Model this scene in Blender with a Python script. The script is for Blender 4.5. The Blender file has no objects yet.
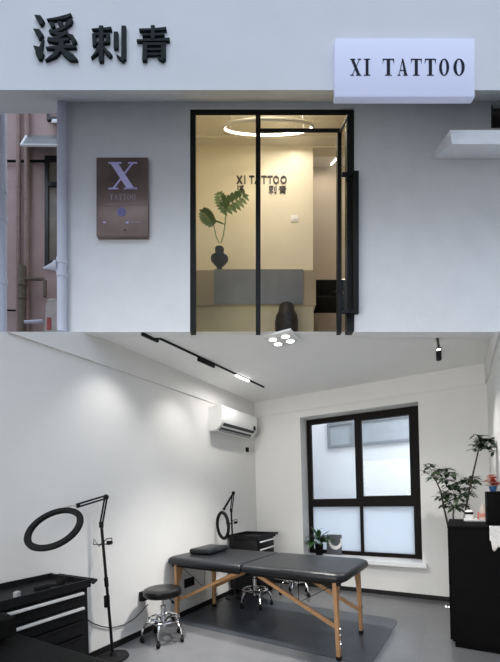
import bpy, bmesh, math, random
from mathutils import Vector, Matrix
random.seed(7)
PI = math.pi
SC = bpy.context.scene
COL = SC.collection

# ---------------------------------------------------------------- camera
FP, Y0, ROLL, YAW = 361.855, 493.734, -0.0275, 0.5205
EYE = 1.3474
cR, sR = math.cos(ROLL), math.sin(ROLL)
R_ = Vector((math.cos(YAW), math.sin(YAW), 0)); F_ = Vector((-math.sin(YAW), math.cos(YAW), 0)); U_ = Vector((0, 0, 1))
CAM = -0.0935 * R_ - 5.589 * F_ + EYE * U_
RT = cR * R_ + sR * U_
UP = -sR * R_ + cR * U_
cd = bpy.data.cameras.new('camera'); cam = bpy.data.objects.new('camera', cd); COL.objects.link(cam)
cam.matrix_world = Matrix(((RT.x, UP.x, -F_.x, CAM.x), (RT.y, UP.y, -F_.y, CAM.y), (RT.z, UP.z, -F_.z, CAM.z), (0, 0, 0, 1)))
cd.sensor_fit = 'VERTICAL'; cd.sensor_height = 36.0; cd.lens = 36.0 * FP / 662.0
cd.shift_y = (Y0 - 331.0) / 662.0; cd.clip_start = 0.02
SC.camera = cam

# ---------------------------------------------------------------- world, exposure, daylight
w = bpy.data.worlds.new('world'); SC.world = w; w.use_nodes = True
wn_ = w.node_tree.nodes; wl_ = w.node_tree.links
bg = wn_['Background']; bg.inputs['Color'].default_value = (0.68, 0.775, 0.93, 1)
# overcast sky: the zenith about three times as bright as the horizon
tcw = wn_.new('ShaderNodeTexCoord'); sx_ = wn_.new('ShaderNodeSeparateXYZ'); mr_ = wn_.new('ShaderNodeMapRange')
mr_.inputs['From Min'].default_value = 0.0; mr_.inputs['From Max'].default_value = 1.0
mr_.inputs['To Min'].default_value = 0.39; mr_.inputs['To Max'].default_value = 2.95
wl_.new(tcw.outputs['Generated'], sx_.inputs[0]); pw_ = wn_.new('ShaderNodeMath'); pw_.operation = 'POWER'; pw_.use_clamp = True; pw_.inputs[1].default_value = 1.6
wl_.new(sx_.outputs['Z'], pw_.inputs[0]); wl_.new(pw_.outputs[0], mr_.inputs['Value']); wl_.new(mr_.outputs['Result'], bg.inputs['Strength'])
SC.view_settings.view_transform = 'Standard'; SC.view_settings.look = 'None'
SC.view_settings.exposure = 0.0; SC.view_settings.gamma = 1.0; SC.view_settings.use_curve_mapping = False

def area_light(name, loc, target, power, size, size_y=None, color=(1, 1, 1)):
    l = bpy.data.lights.new(name, 'AREA'); l.energy = power; l.color = color
    l.shape = 'RECTANGLE'; l.size = size; l.size_y = size_y or size
    o = bpy.data.objects.new(name, l); COL.objects.link(o); o.location = loc
    o.rotation_euler = (Vector(target) - Vector(loc)).to_track_quat('-Z', 'Y').to_euler()
    return o
def spot_light(name, loc, target, power, angle, blend, color=(1, .95, .88), r=.03):
    l = bpy.data.lights.new(name, 'SPOT'); l.energy = power; l.color = color
    l.spot_size = math.radians(angle); l.spot_blend = blend; l.shadow_soft_size = r
    o = bpy.data.objects.new(name, l); COL.objects.link(o); o.location = loc
    o.rotation_euler = (Vector(target) - Vector(loc)).to_track_quat('-Z', 'Y').to_euler()
    return o
# daylight falling down the court behind the room's window
area_light('court_daylight', (1.6, 1.3, 4.6), (1.6, 1.7, 1.0), 120, 3.0, 1.6, (.93, .965, 1.0))
area_light('court_sky_slant', (3.0, 1.25, 3.5), (.76, .25, 1.3), 70, 1.1, .7, (.90, .95, 1.0))
# soft fill lamp added unseen behind the camera to brighten the room
area_light('room_fill', (1.5, -6.1, 1.30), (1.5, 0, .70), 38, 2.6, 1.9, (1, .975, .93)).data.spread = math.radians(96)

# ---------------------------------------------------------------- frames and projection helpers
# the street front lies parallel to the camera's picture plane: Mf carries (across, depth, up) to the room
Mf = Matrix(((RT.x, F_.x, UP.x, CAM.x), (RT.y, F_.y, UP.y, CAM.y), (RT.z, F_.z, UP.z, CAM.z), (0, 0, 0, 1)))
def fx(x, d): return (x - 250.0) / FP * d
def fz(y, d): return (Y0 - y) / FP * d
def at(x, y, d): return CAM + d * F_ + RT * fx(x, d) + UP * fz(y, d)
def on(x, y, ax, val):
    d = F_ + RT * (x - 250) / FP + UP * (Y0 - y) / FP
    return CAM + d * ((val - CAM[ax]) / d[ax])
KS = (Y0 - 331.8) / FP       # slope of the cut between street front and room
def zcut(x, y):              # height of the cut above a point of the plan
    p = Vector((x, y, 0)) - CAM
    dep = p.x * F_.x + p.y * F_.y
    lat = p.x * R_.x + p.y * R_.y
    return EYE + (KS * dep + sR * lat) / cR

# ---------------------------------------------------------------- materials
def mat(name, col, rough=.5, metal=0.0, var=0.0, vscale=8.0, bump=0.0, bscale=60.0, emit=None, estr=0.0, coat=0.0, spec=.5, col2=None):
    m = bpy.data.materials.new(name); m.use_nodes = True
    nt = m.node_tree; b = nt.nodes['Principled BSDF']
    b.inputs['Base Color'].default_value = (*col, 1); b.inputs['Roughness'].default_value = rough
    b.inputs['Metallic'].default_value = metal; b.inputs['Specular IOR Level'].default_value = spec
    if coat: b.inputs['Coat Weight'].default_value = coat
    tc = nt.nodes.new('ShaderNodeTexCoord')
    if var or col2:
        n = nt.nodes.new('ShaderNodeTexNoise'); n.inputs['Scale'].default_value = vscale; n.inputs['Detail'].default_value = 5
        nt.links.new(tc.outputs['Object'], n.inputs['Vector'])
        r = nt.nodes.new('ShaderNodeValToRGB')
        c2 = col2 or tuple(min(1, c * (1 + var)) for c in col)
        c1 = tuple(c * (1 - var) for c in col) if not col2 else col
        r.color_ramp.elements[0].color = (*c1, 1); r.color_ramp.elements[1].color = (*c2, 1)
        r.color_ramp.elements[0].position = .3; r.color_ramp.elements[1].position = .7
        nt.links.new(n.outputs['Fac'], r.inputs['Fac']); nt.links.new(r.outputs['Color'], b.inputs['Base Color'])
    if bump:
        n = nt.nodes.new('ShaderNodeTexNoise'); n.inputs['Scale'].default_value = bscale; n.inputs['Detail'].default_value = 6
        nt.links.new(tc.outputs['Object'], n.inputs['Vector'])
        bp = nt.nodes.new('ShaderNodeBump'); bp.inputs['Strength'].default_value = bump; bp.inputs['Distance'].default_value = .01
        nt.links.new(n.outputs['Fac'], bp.inputs['Height']); nt.links.new(bp.outputs['Normal'], b.inputs['Normal'])
    if emit:
        b.inputs['Emission Color'].default_value = (*emit, 1); b.inputs['Emission Strength'].default_value = estr
    return m
def wood(name, c1, c2, rough=.45, scale=14, axis='Z'):
    m = mat(name, c1, rough); nt = m.node_tree; b = nt.nodes['Principled BSDF']
    tc = nt.nodes.new('ShaderNodeTexCoord'); mp = nt.nodes.new('ShaderNodeMapping')
    mp.inputs['Scale'].default_value = (6, 6, .8) if axis == 'Z' else (.8, 6, 6)
    n = nt.nodes.new('ShaderNodeTexNoise'); n.inputs['Scale'].default_value = scale; n.inputs['Detail'].default_value = 6
    r = nt.nodes.new('ShaderNodeValToRGB'); r.color_ramp.elements[0].color = (*c1, 1); r.color_ramp.elements[1].color = (*c2, 1)
    r.color_ramp.elements[0].position = .35; r.color_ramp.elements[1].position = .68
    nt.links.new(tc.outputs['Object'], mp.inputs[0]); nt.links.new(mp.outputs[0], n.inputs['Vector'])
    nt.links.new(n.outputs['Fac'], r.inputs['Fac']); nt.links.new(r.outputs['Color'], b.inputs['Base Color'])
    return m
def glass(name, tint=(1, 1, 1), gloss=.06):
    m = bpy.data.materials.new(name); m.use_nodes = True; nt = m.node_tree
    nt.nodes.remove(nt.nodes['Principled BSDF']); out = nt.nodes['Material Output']
    t = nt.nodes.new('ShaderNodeBsdfTransparent'); t.inputs['Color'].default_value = (*tint, 1)
    g = nt.nodes.new('ShaderNodeBsdfGlossy'); g.inputs['Roughness'].default_value = .02
    f = nt.nodes.new('ShaderNodeFresnel'); f.inputs['IOR'].default_value = 1.25
    mx = nt.nodes.new('ShaderNodeMixShader')
    nt.links.new(f.outputs[0], mx.inputs[0]); nt.links.new(t.outputs[0], mx.inputs[1]); nt.links.new(g.outputs[0], mx.inputs[2])
    nt.links.new(mx.outputs[0], out.inputs['Surface'])
    return m
def frosted(name, col):
    m = bpy.data.materials.new(name); m.use_nodes = True; nt = m.node_tree
    nt.nodes.remove(nt.nodes['Principled BSDF']); out = nt.nodes['Material Output']
    t = nt.nodes.new('ShaderNodeBsdfTranslucent'); t.inputs['Color'].default_value = (*col, 1)
    g = nt.nodes.new('ShaderNodeBsdfDiffuse'); g.inputs['Color'].default_value = (*col, 1)
    mx = nt.nodes.new('ShaderNodeMixShader'); mx.inputs[0].default_value = .22
    nt.links.new(t.outputs[0], mx.inputs[1]); nt.links.new(g.outputs[0], mx.inputs[2]); nt.links.new(mx.outputs[0], out.inputs['Surface'])
    return m
def floor_mat():
    m = mat('grey floor tile', (.2, .2, .205), .28, spec=.45); nt = m.node_tree; b = nt.nodes['Principled BSDF']
    tc = nt.nodes.new('ShaderNodeTexCoord')
    br = nt.nodes.new('ShaderNodeTexBrick'); br.offset = 0.0; br.inputs['Scale'].default_value = 1.0
    br.inputs['Brick Width'].default_value = .8; br.inputs['Row Height'].default_value = .8; br.inputs['Mortar Size'].default_value = .0035
    br.inputs['Color1'].default_value = (.120, .123, .130, 1); br.inputs['Color2'].default_value = (.116, .119, .126, 1); br.inputs['Mortar'].default_value = (.10, .102, .108, 1)
    n = nt.nodes.new('ShaderNodeTexNoise'); n.inputs['Scale'].default_value = 5; n.inputs['Detail'].default_value = 6
    mx = nt.nodes.new('ShaderNodeMixRGB'); mx.blend_type = 'MULTIPLY'; mx.inputs['Fac'].default_value = .35
    nt.links.new(tc.outputs['Object'], br.inputs['Vector']); nt.links.new(tc.outputs['Object'], n.inputs['Vector'])
    nt.links.new(br.outputs['Color'], mx.inputs[1]); nt.links.new(n.outputs['Fac'], mx.inputs[2]); nt.links.new(mx.outputs[0], b.inputs['Base Color'])
    return m

M = dict(
    room=mat('white room paint', (.74, .737, .722), .85, var=.012, vscale=3, bump=.05, bscale=90),
    ceil=mat('white ceiling paint', (.88, .88, .87), .9, var=.01, vscale=3),
    front=mat('white street render', (.80, .81, .82), .85, var=.03, vscale=5, bump=.25, bscale=22),
    fascia=mat('white fascia paint', (.80, .81, .82), .7, var=.02, vscale=3, bump=.08, bscale=12),
    floor=floor_mat(),
    black=mat('black satin paint', (.010, .010, .011), .5, var=.2, vscale=20, spec=.12),
    blackgloss=mat('black lacquer', (.0035, .0035, .004), .6, var=.2, vscale=9, spec=.05),
    blackframe=mat('black window frame', (.010, .010, .010), .5, var=.15, vscale=12, spec=.25),
    brownframe=mat('dark brown aluminium', (.008, .0065, .006), .55, var=.15, vscale=12, spec=.12),
    leather=mat('black leather', (.0085, .0095, .0115), .34, var=.15, vscale=30, bump=.12, bscale=220, spec=.3),
    stoolseat=mat('black vinyl', (.006, .006, .0065), .28, var=.15, vscale=30, bump=.05, bscale=120, spec=.22),
    darkleather=mat('matt black leather', (.006, .006, .006), .65, var=.2, vscale=18, bump=.25, bscale=150, spec=.1),
    wood=wood('beech wood', (.36, .19, .085), (.48, .27, .13)),
    woodx=wood('beech wood rail', (.34, .18, .08), (.46, .26, .12), axis='X'),
    chrome=mat('chrome', (.72, .72, .73), .12, 1.0, var=.03, vscale=10),
    alu=mat('brushed aluminium', (.86, .86, .86), .4, 0.5, var=.04, vscale=30),
    rubber=mat('black rubber', (.008, .008, .008), .7, var=.2, vscale=30, spec=.15),
    mat=mat('slate floor mat', (.038, .044, .054), .36, var=.12, vscale=7, bump=.05, bscale=50),
    white=mat('white plastic', (.82, .82, .81), .35, var=.01, vscale=5),
    sill=mat('white sill stone', (.80, .81, .82), .4, var=.02, vscale=9),
    lamp=mat('glowing lamp', (1, 1, 1), .4, emit=(1, .97, .92), estr=6.0, var=.01),
    lampsoft=mat('glowing strip', (1, 1, 1), .4, emit=(1, .98, .95), estr=4.0, var=.01),
    grey=mat('grey plastic', (.35, .35, .36), .4, var=.05),
    dkgrey=mat('dark air outlet', (.02, .02, .022), .5, var=.1),
    leaf=mat('dark green leaf', (.012, .028, .011), .45, col2=(.03, .055, .02), vscale=9),
    leaf2=mat('fresh green leaf', (.12, .22, .07), .5, col2=(.22, .34, .13), vscale=14),
    leaf3=mat('house plant leaf', (.02, .06, .02), .4, col2=(.05, .12, .03), vscale=12),
    bark=mat('brown stem', (.05, .045, .03), .8, var=.3, vscale=40),
    soil=mat('potting soil', (.02, .015, .01), .95, var=.4, vscale=60),
    signbox=mat('lavender light box', (.70, .72, .90), .45, var=.008, vscale=2, emit=(.62, .68, .95), estr=.13),
    navy=mat('navy lettering', (.010, .012, .030), .6, var=.1, spec=.1),
    char=mat('dark green black metal', (.009, .016, .016), .6, var=.25, vscale=10, spec=.12),
    plaque=mat('bronze brown metal', (.17, .115, .10), .30, .75, col2=(.30, .225, .20), vscale=3.0),
    lav=mat('lavender enamel', (.60, .55, .90), .4, var=.02),
    plgrey=mat('grey enamel', (.32, .30, .32), .45, var=.04),
    blue=mat('blue enamel', (.16, .18, .55), .45, var=.05), 
    stonewhite=mat('white washed concrete', (.80, .81, .83), .85, var=.05, vscale=12, bump=.5, bscale=35),
    brick=mat('dusty red brown render', (.45, .325, .305), .9, col2=(.53, .39, .365), vscale=4, bump=.25, bscale=30),
    pipebrown=mat('brown painted pipe', (.31, .205, .185), .6, var=.12, vscale=12),
    rust=mat('rusty iron', (.12, .10, .085), .75, col2=(.20, .15, .11), vscale=25),
    pipewhite=mat('pale lilac pvc pipe', (.62, .64, .74), .45, var=.04, vscale=6),
    darkwin=mat('dark old window', (.02, .018, .02), .35, var=.2),
    awn=mat('grey awning sheet', (.16, .19, .21), .35, var=.1, vscale=9),
    bag=mat('cream sack', (.55, .50, .46), .8, var=.1, vscale=20),
    red=mat('red print', (.5, .10, .09), .6, var=.1),
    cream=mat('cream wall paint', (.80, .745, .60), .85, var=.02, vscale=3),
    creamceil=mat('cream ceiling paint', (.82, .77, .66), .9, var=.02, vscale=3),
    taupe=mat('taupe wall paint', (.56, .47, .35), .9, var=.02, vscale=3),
    tan=mat('tan counter board', (.46, .385, .25), .6, var=.06, vscale=5),
    tanlow=mat('pale tan counter board', (.58, .51, .34), .6, var=.05, vscale=5),
    stone=mat('blue grey stone', (.20, .21, .22), .4, col2=(.30, .30, .30), vscale=3.5),
    bronze=mat('dark bronze', (.030, .026, .022), .45, .3, var=.4, vscale=20, bump=.4, bscale=40),
    raised=mat('grey brown floor board', (.28, .24, .2), .6, var=.1, vscale=5),
    lace=mat('white lace', (.70, .69, .68), .9, var=.15, vscale=60, bump=.5, bscale=90),
    redflower=mat('red petals', (.62, .035, .05), .6, col2=(.75, .09, .08), vscale=20),
    yelflower=mat('yellow petals', (.85, .52, .18), .6, var=.1),
    bluepot=mat('blue wrapping', (.02, .10, .26), .5, var=.25, vscale=10),
    bottle=mat('pale pink bottle', (.62, .52, .46), .3, var=.05),
    redlabel=mat('coral label', (.62, .22, .16), .5, var=.05),
    card=mat('slate picture card', (.075, .085, .10), .5, var=.12, vscale=8),
    ground=mat('grey pavement', (.22, .22, .22), .9, var=.1, vscale=4, bump=.3, bscale=20),
    pavement=mat('pale pavement', (.45, .45, .45), .9, var=.08, vscale=4, bump=.3, bscale=20),
    glass=glass('shop glass', (.97, .96, .91)), glassclear=glass('window glass', (.95, .97, .98)),
    frost=frosted('frosted film', (.86, .91, .96)),
    court=mat('white court render', (.80, .82, .85), .9, var=.02, vscale=3),
    courtdark=mat('grey court window', (.34, .37, .41), .4, var=.05),
    courtframe=mat('grey court frame', (.22, .24, .27), .5, var=.05),
)

# ---------------------------------------------------------------- mesh builder
class MB:
    def __init__(s): s.bm = bmesh.new()
    def box(s, x0, x1, y0, y1, z0, z1, bev=0, seg=2, M=None):
        g = bmesh.ops.create_cube(s.bm, size=1.0); vs = g['verts']
        for v in vs:
            v.co = Vector(((x0 + x1) / 2 + v.co.x * (x1 - x0), (y0 + y1) / 2 + v.co.y * (y1 - y0), (z0 + z1) / 2 + v.co.z * (z1 - z0)))
        if bev:
            es = list({e for v in vs for e in v.link_edges})
            r = bmesh.ops.bevel(s.bm, geom=es, offset=bev, segments=seg, profile=.5, affect='EDGES'); vs = list({v for f in r['faces'] for v in f.verts} | {v for v in vs if v.is_valid})
        if M:
            for v in vs: v.co = M @ v.co
        return s
    def prism(s, poly, axis, a0, a1):
        def P(p, a):
            return (a, p[0], p[1]) if axis == 'X' else ((p[0], a, p[1]) if axis == 'Y' else (p[0], p[1], a))
        A = [s.bm.verts.new(P(p, a0)) for p in poly]; B = [s.bm.verts.new(P(p, a1)) for p in poly]; n = len(poly)
        s.bm.faces.new(A); s.bm.faces.new(B[::-1])
        for i in range(n): s.bm.faces.new((A[i], B[i], B[(i + 1) % n], A[(i + 1) % n]))
        return s
    def hull(s, bottom, top):
        A = [s.bm.verts.new(p) for p in bottom]; B = [s.bm.verts.new(p) for p in top]; n = len(A)
        s.bm.faces.new(A); s.bm.faces.new(B[::-1])
        for i in range(n): s.bm.faces.new((A[i], B[i], B[(i + 1) % n], A[(i + 1) % n]))
        return s
    def tube(s, pts, r, n=10, closed=False):
        pts = [Vector(p) for p in pts]; k = len(pts)
        rs = r if isinstance(r, (list, tuple)) else [r] * k
        rings = []; prev = None
        for i, p in enumerate(pts):
            if closed: t = pts[(i + 1) % k] - pts[i - 1]
            elif i == 0: t = pts[1] - p
            elif i == k - 1: t = p - pts[i - 1]
            else: t = (pts[i + 1] - p).normalized() + (p - pts[i - 1]).normalized()
            t.normalize()
            if prev is None:
                a = Vector((0, 0, 1)) if abs(t.z) < .9 else Vector((1, 0, 0))
                u = t.cross(a).normalized()
            else:
                u = prev - t * prev.dot(t); u.normalize()
            prev = u; v = t.cross(u)
            rings.append([s.bm.verts.new(p + (u * math.cos(2 * PI * j / n) + v * math.sin(2 * PI * j / n)) * rs[i]) for j in range(n)])
        for i in range(k if closed else k - 1):
            A, B = rings[i], rings[(i + 1) % k]
            for j in range(n): s.bm.faces.new((A[j], A[(j + 1) % n], B[(j + 1) % n], B[j]))
        if not closed:
            s.bm.faces.new(rings[0][::-1]); s.bm.faces.new(rings[-1])
        return s
    def lathe(s, prof, c=(0, 0, 0), n=28, M=None):
        rings = []
        for r, z in prof:
            rings.append([s.bm.verts.new(Vector((c[0] + max(r, 1e-4) * math.cos(2 * PI * j / n), c[1] + max(r, 1e-4) * math.sin(2 * PI * j / n), c[2] + z))) for j in range(n)])
        for A, B in zip(rings, rings[1:]):
            for j in range(n): s.bm.faces.new((A[j], A[(j + 1) % n], B[(j + 1) % n], B[j]))
        s.bm.faces.new(rings[0][::-1]); s.bm.faces.new(rings[-1])
        if M:
            for ring in rings:
                for v in ring: v.co = M @ v.co
        return s
    def ball(s, c, r, sc=(1, 1, 1), n=12):
        g = bmesh.ops.create_uvsphere(s.bm, u_segments=n, v_segments=max(6, n // 2), radius=r)
        for v in g['verts']: v.co = Vector((c[0] + v.co.x * sc[0], c[1] + v.co.y * sc[1], c[2] + v.co.z * sc[2]))
        return s
    def face(s, pts):
        s.bm.faces.new([s.bm.verts.new(p) for p in pts]); return s
    def leaf(s, base, d, up, L, W, bend=.25, n=5, blunt=False):
        # pointed blade with a folded midrib and a little droop
        d = Vector(d).normalized(); up = Vector(up); side = d.cross(up)
        if side.length < 1e-3: side = Vector((1, 0, 0))
        side.normalize(); nrm = side.cross(d).normalized()
        rows = []
        for i in range(n + 1):
            t = i / n; wd = W * .5 * (math.sin(PI * min(1, t ** .8)) ** .8 if 0 < t < 1 else 0.02)
            if blunt: wd = W * .5 * max(.04, 1.15 * t ** .6 * (1 - t ** 5))
            c = Vector(base) + d * L * t - Vector((0, 0, 1)) * bend * L * t * t
            rows.append([s.bm.verts.new(c - side * wd + nrm * wd * .25), s.bm.verts.new(c), s.bm.verts.new(c + side * wd + nrm * wd * .25)])
        for A, B in zip(rows, rows[1:]):
            s.bm.faces.new((A[0], A[1], B[1], B[0])); s.bm.faces.new((A[1], A[2], B[2], B[1]))
        return s
    def build(s, name, m, parent=None, smooth=.7, recalc=True):
        if recalc: bmesh.ops.recalc_face_normals(s.bm, faces=s.bm.faces[:])
        me = bpy.data.meshes.new(name); s.bm.to_mesh(me); s.bm.free()
        me.materials.append(m)
        if smooth:
            me.shade_smooth(); me.set_sharp_from_angle(angle=smooth)
        o = bpy.data.objects.new(name, me); COL.objects.link(o)
        if parent: o.parent = parent
        return o

def tag(o, label=None, cat=None, group=None, kind=None):
    if label: o['label'] = label
    if cat: o['category'] = cat
    if group: o['group'] = group
    if kind: o['kind'] = kind
    return o
def thing(name, label, cat, loc=(0, 0, 0), rotz=0, group=None, mx=None, kind=None):
    o = bpy.data.objects.new(name, None); COL.objects.link(o); o.empty_display_size = .05
    o.matrix_world = (mx or Matrix()) @ Matrix.Translation(loc) @ Matrix.Rotation(rotz, 4, 'Z')
    return tag(o, label, cat, group, kind)
def copy_tree(o, parent=None):
    c = o.copy(); COL.objects.link(c)
    if parent: c.parent = parent
    for ch in [x for x in SC.objects if x.parent == o]: copy_tree(ch, c)
    return c
def struct(name, mb, m, mx=None, smooth=None):
    o = mb.build(name, m, None, smooth)
    if mx: o.matrix_world = mx
    o['kind'] = 'structure'; return o

# ================================================================ ROOM SHELL
H = 2.75; W = 3.017
YF = -6.2     # wall behind the camera
def line_at_depth(dep, lat): return CAM + F_ * dep + R_ * lat
# floor
struct('floor', MB().box(-.12, W + .12, YF - .1, .34, -.06, 0), M['floor'])
# left wall: full height at the back, its top dropping along the cut under the street front, full height again nearer
def wall_profile(x, y_start):
    ys = [0.12]; pts = []
    yc = next(y / 1000 for y in range(0, -6000, -1) if zcut(x, y / 1000) <= H)      # where the cut leaves the ceiling
    return yc
ycl = wall_profile(0, 0)
def depth_y(x, dep):       # the y on plane x where the camera depth is dep
    return CAM.y + (dep - (x - CAM.x) * F_.x) / F_.y
yl2 = depth_y(0, 1.75)
mb = MB().hull(*[[(xx, 0.34, 0), (xx, 0.34, H), (xx, ycl, H), (xx, yl2, zcut(0, yl2)), (xx, yl2 - .01, H), (xx, YF, H), (xx, YF, 0)] for xx in (0, -.12)])
struct('wall_left', mb, M['room'])
ycr = wall_profile(W, 0); yr2 = depth_y(W, 1.9)
mb = MB().hull(*[[(xx, 0.34, 0), (xx, 0.34, H), (xx, ycr, H), (xx, yr2, zcut(W, yr2)), (xx, yr2, 0)] for xx in (W, W + .12)])
struct('wall_right', mb, M['room'])
# the near end of the room is wider on the right
WN = 4.7
struct('wall_right_near', MB().box(WN, WN + .12, YF, yr2, 0, 1.9).hull(*[[(W + .12, yy, 0), (W + .12, yy, zcut(W + .12, yr2) - .02), (WN, yy, zcut(WN, yr2) - .02), (WN, yy, 0)] for yy in (yr2, yr2 + .12)]), M['room'])
struct('floor_near', MB().box(W + .12, WN + .12, YF - .1, yr2 + .12, -.06, 0), M['floor'])
struct('wall_front', MB().box(-.12, 4.82, YF - .1, YF, 0, H), M['room'])
# back wall with the window opening
RD = .25      # depth of the window reveal
WX0, WX1, WZ0, WZ1 = .755, 2.305, .44, 2.425
mb = MB().box(0, WX0, 0, .34, 0, H).box(WX1, W, 0, .34, 0, H).box(WX0, WX1, 0, .34, 0, WZ0 - .055).box(WX0, WX1, 0, .34, WZ1, H)
struct('wall_back', mb, M['room'])
# ceiling: front edge lies on the cut, thickness grows backwards
def ceil_pt(px): return on(px, 331.9, 2, H)
a, b = ceil_pt(40), ceil_pt(535)
b = a + (b - a) * ((W + .12 - a.x) / (b.x - a.x)); a = a + (b - a) * ((-.12 - a.x) / (b.x - a.x))
mb = MB().hull([(a.x, a.y, H), (b.x, b.y, H), (W + .12, .36, H), (-.12, .36, H)], [(a.x, a.y, H + .002), (b.x, b.y, H + .002), (W + .12, .36, H + .07), (-.12, .36, H + .07)])
struct('ceiling', mb, M['ceil'])
# ceiling over the near end of the room (the pavement in front of the shop)
p0, p1 = line_at_depth(.8, -3.2), line_at_depth(.8, 3.2)
q0 = p0 + (p1 - p0) * ((-.12 - p0.x) / (p1.x - p0.x)); q1 = p0 + (p1 - p0) * ((WN + .12 - p0.x) / (p1.x - p0.x)); q1.y = min(q1.y, yr2 + .12)
mb = MB().hull([(q0.x, min(q0.y, -.5), H), (q1.x, q1.y, H), (WN + .12, YF - .1, H), (-.12, YF - .1, H)], [(q0.x, min(q0.y, -.5), H + .12), (q1.x, q1.y, H + .12), (WN + .12, YF - .1, H + .12), (-.12, YF - .1, H + .12)])
struct('ceiling_near', mb, M['ceil'])
mb = MB().hull([(q0.x, min(q0.y, -.5), H + .121), (q1.x, q1.y, H + .121), (WN + .12, YF - .1, H + .121), (-.12, YF - .1, H + .121)], [(q0.x, min(q0.y, -.5), H + .16), (q1.x, q1.y, H + .16), (WN + .12, YF - .1, H + .16), (-.12, YF - .1, H + .16)])
struct('floor_pavement', mb, M['pavement'])
# shallow band under the ceiling along the walls
ZB = 2.52
def band_l(x0, x1):
    ye = next(y / 1000 for y in range(0, -6000, -1) if zcut(x1, y / 1000) <= H)
    yb = next(y / 1000 for y in range(0, -6000, -1) if zcut(x1, y / 1000) <= ZB)
    return MB().hull(*[[(xx, 0, ZB), (xx, 0, H), (xx, ye, H), (xx, yb, ZB)] for xx in (x0, x1)])
struct('trim_1', band_l(0, .018), M['room'])
struct('trim_2', MB().box(.018, W - .018, -.014, 0, ZB, H), M['room'])
yb = next(y / 1000 for y in range(0, -6000, -1) if zcut(W - .018, y / 1000) <= ZB)
ye = next(y / 1000 for y in range(0, -6000, -1) if zcut(W - .018, y / 1000) <= H)
struct('trim_3', MB().hull(*[[(xx, 0, ZB), (xx, 0, H), (xx, ye, H), (xx, yb, ZB)] for xx in (W - .018, W)]), M['room'])
struct('baseboard_left', MB().box(0, .012, YF, 0, 0, .055), M['blackframe'])
struct('baseboard_back', MB().box(.012, W, -.012, 0, 0, .055), M['blackframe'])
# ground outside
struct('ground', MB().box(-9, 10, -12, 12, -.2, -.07), M['ground'])

# ---------------------------------------------------------------- window
FY0, FY1 = RD, RD + .06
win = bpy.data.objects.new('window_1', None); COL.objects.link(win); win.location = (0, 0, 0); tag(win, kind='structure')
IX0, IX1, IZ0, IZ1 = WX0 + .065, 2.20, WZ0 + .055, WZ1 - .075      # inner edges of the outer frame
RZ = 1.183; MX = 1.50
f = MB()
f.box(WX0, IX0, FY0, FY1, WZ0, WZ1).box(IX1, WX1, FY0, FY1, WZ0, WZ1)
f.box(IX0, IX1, FY0, FY1, IZ1, WZ1).box(IX0, IX1, FY0, FY1, WZ0, IZ0).box(IX0, IX1, FY0, FY1, RZ - .058, RZ + .058)
f.box(MX - .035, MX + .015, FY0, FY1, RZ + .058, IZ1).box(MX + .01, MX + .052, FY0, FY1, IZ0, RZ - .058)
f.build('window_frame', M['brownframe'], win, None)
f = MB()   # opening sash on the right
x0, x1, z0, z1 = MX + .015, IX1, RZ + .058, IZ1
for bx in ((x0, x0 + .045, z0, z1), (x1 - .03, x1, z0, z1), (x0 + .045, x1 - .03, z1 - .03, z1), (x0 + .045, x1 - .03, z0, z0 + .03)):
    f.box(bx[0], bx[1], FY0 - .012, FY1 - .01, bx[2], bx[3])
sash = f.build('sash', M['brownframe'], win, None)
MB().box(x0 + .012, x0 + .034, FY0 - .045, FY0 - .012, 1.50, 1.56, .004).box(x0 + .016, x0 + .03, FY0 - .055, FY0 - .04, 1.44, 1.56, .004).build('handle', M['black'], sash)
MB().box(IX0, MX - .035, FY0 + .02, FY0 + .026, RZ + .058, IZ1).build('pane', M['glassclear'], win, None)
MB().box(x0 + .045, x1 - .03, FY0 + .02, FY0 + .026, z0 + .03, z1 - .03).build('pane', M['glassclear'], win, None)
MB().box(IX0, MX + .01, FY0 + .02, FY0 + .026, IZ0, RZ - .058).build('frosted_pane', M['frost'], win, None)
MB().box(MX + .052, IX1, FY0 + .02, FY0 + .026, IZ0, RZ - .058).build('frosted_pane', M['frost'], win, None)
struct('trim_4', MB().box(WX0 - .04, WX1 + .05, -.06, 0, WZ0 - .055, WZ0, .004).box(WX0, WX1, 0, .34, WZ0 - .055, WZ0), M['sill'])

# ---------------------------------------------------------------- court behind the window
CY = 1.75
struct('wall_court', MB().box(-3.2, 5.0, CY, CY + .2, -.07, 3.6), M['court'])
tw = bpy.data.objects.new('window_2', None); COL.objects.link(tw); tag(tw, kind='structure')
A = on(328, 449, 1, CY); B = on(411, 417, 1, CY)
zt, zb_ = 2.62, on(370, 445, 1, CY).z
MB().box(A.x, A.x + .06, CY - .03, CY, zb_, zt).box(A.x + .06, B.x + .6, CY - .03, CY, zt - .05, zt).box(A.x + .06, B.x + .6, CY - .03, CY, zb_, zb_ + .05).box(1.05, 1.11, CY - .03, CY, zb_ + .05, zt - .05).build('window_frame', M['courtframe'], tw, None)
MB().box(A.x + .06, B.x + .6, CY - .012, CY - .004, zb_ + .05, zt - .05).build('pane', M['courtdark'], tw, None)

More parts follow.
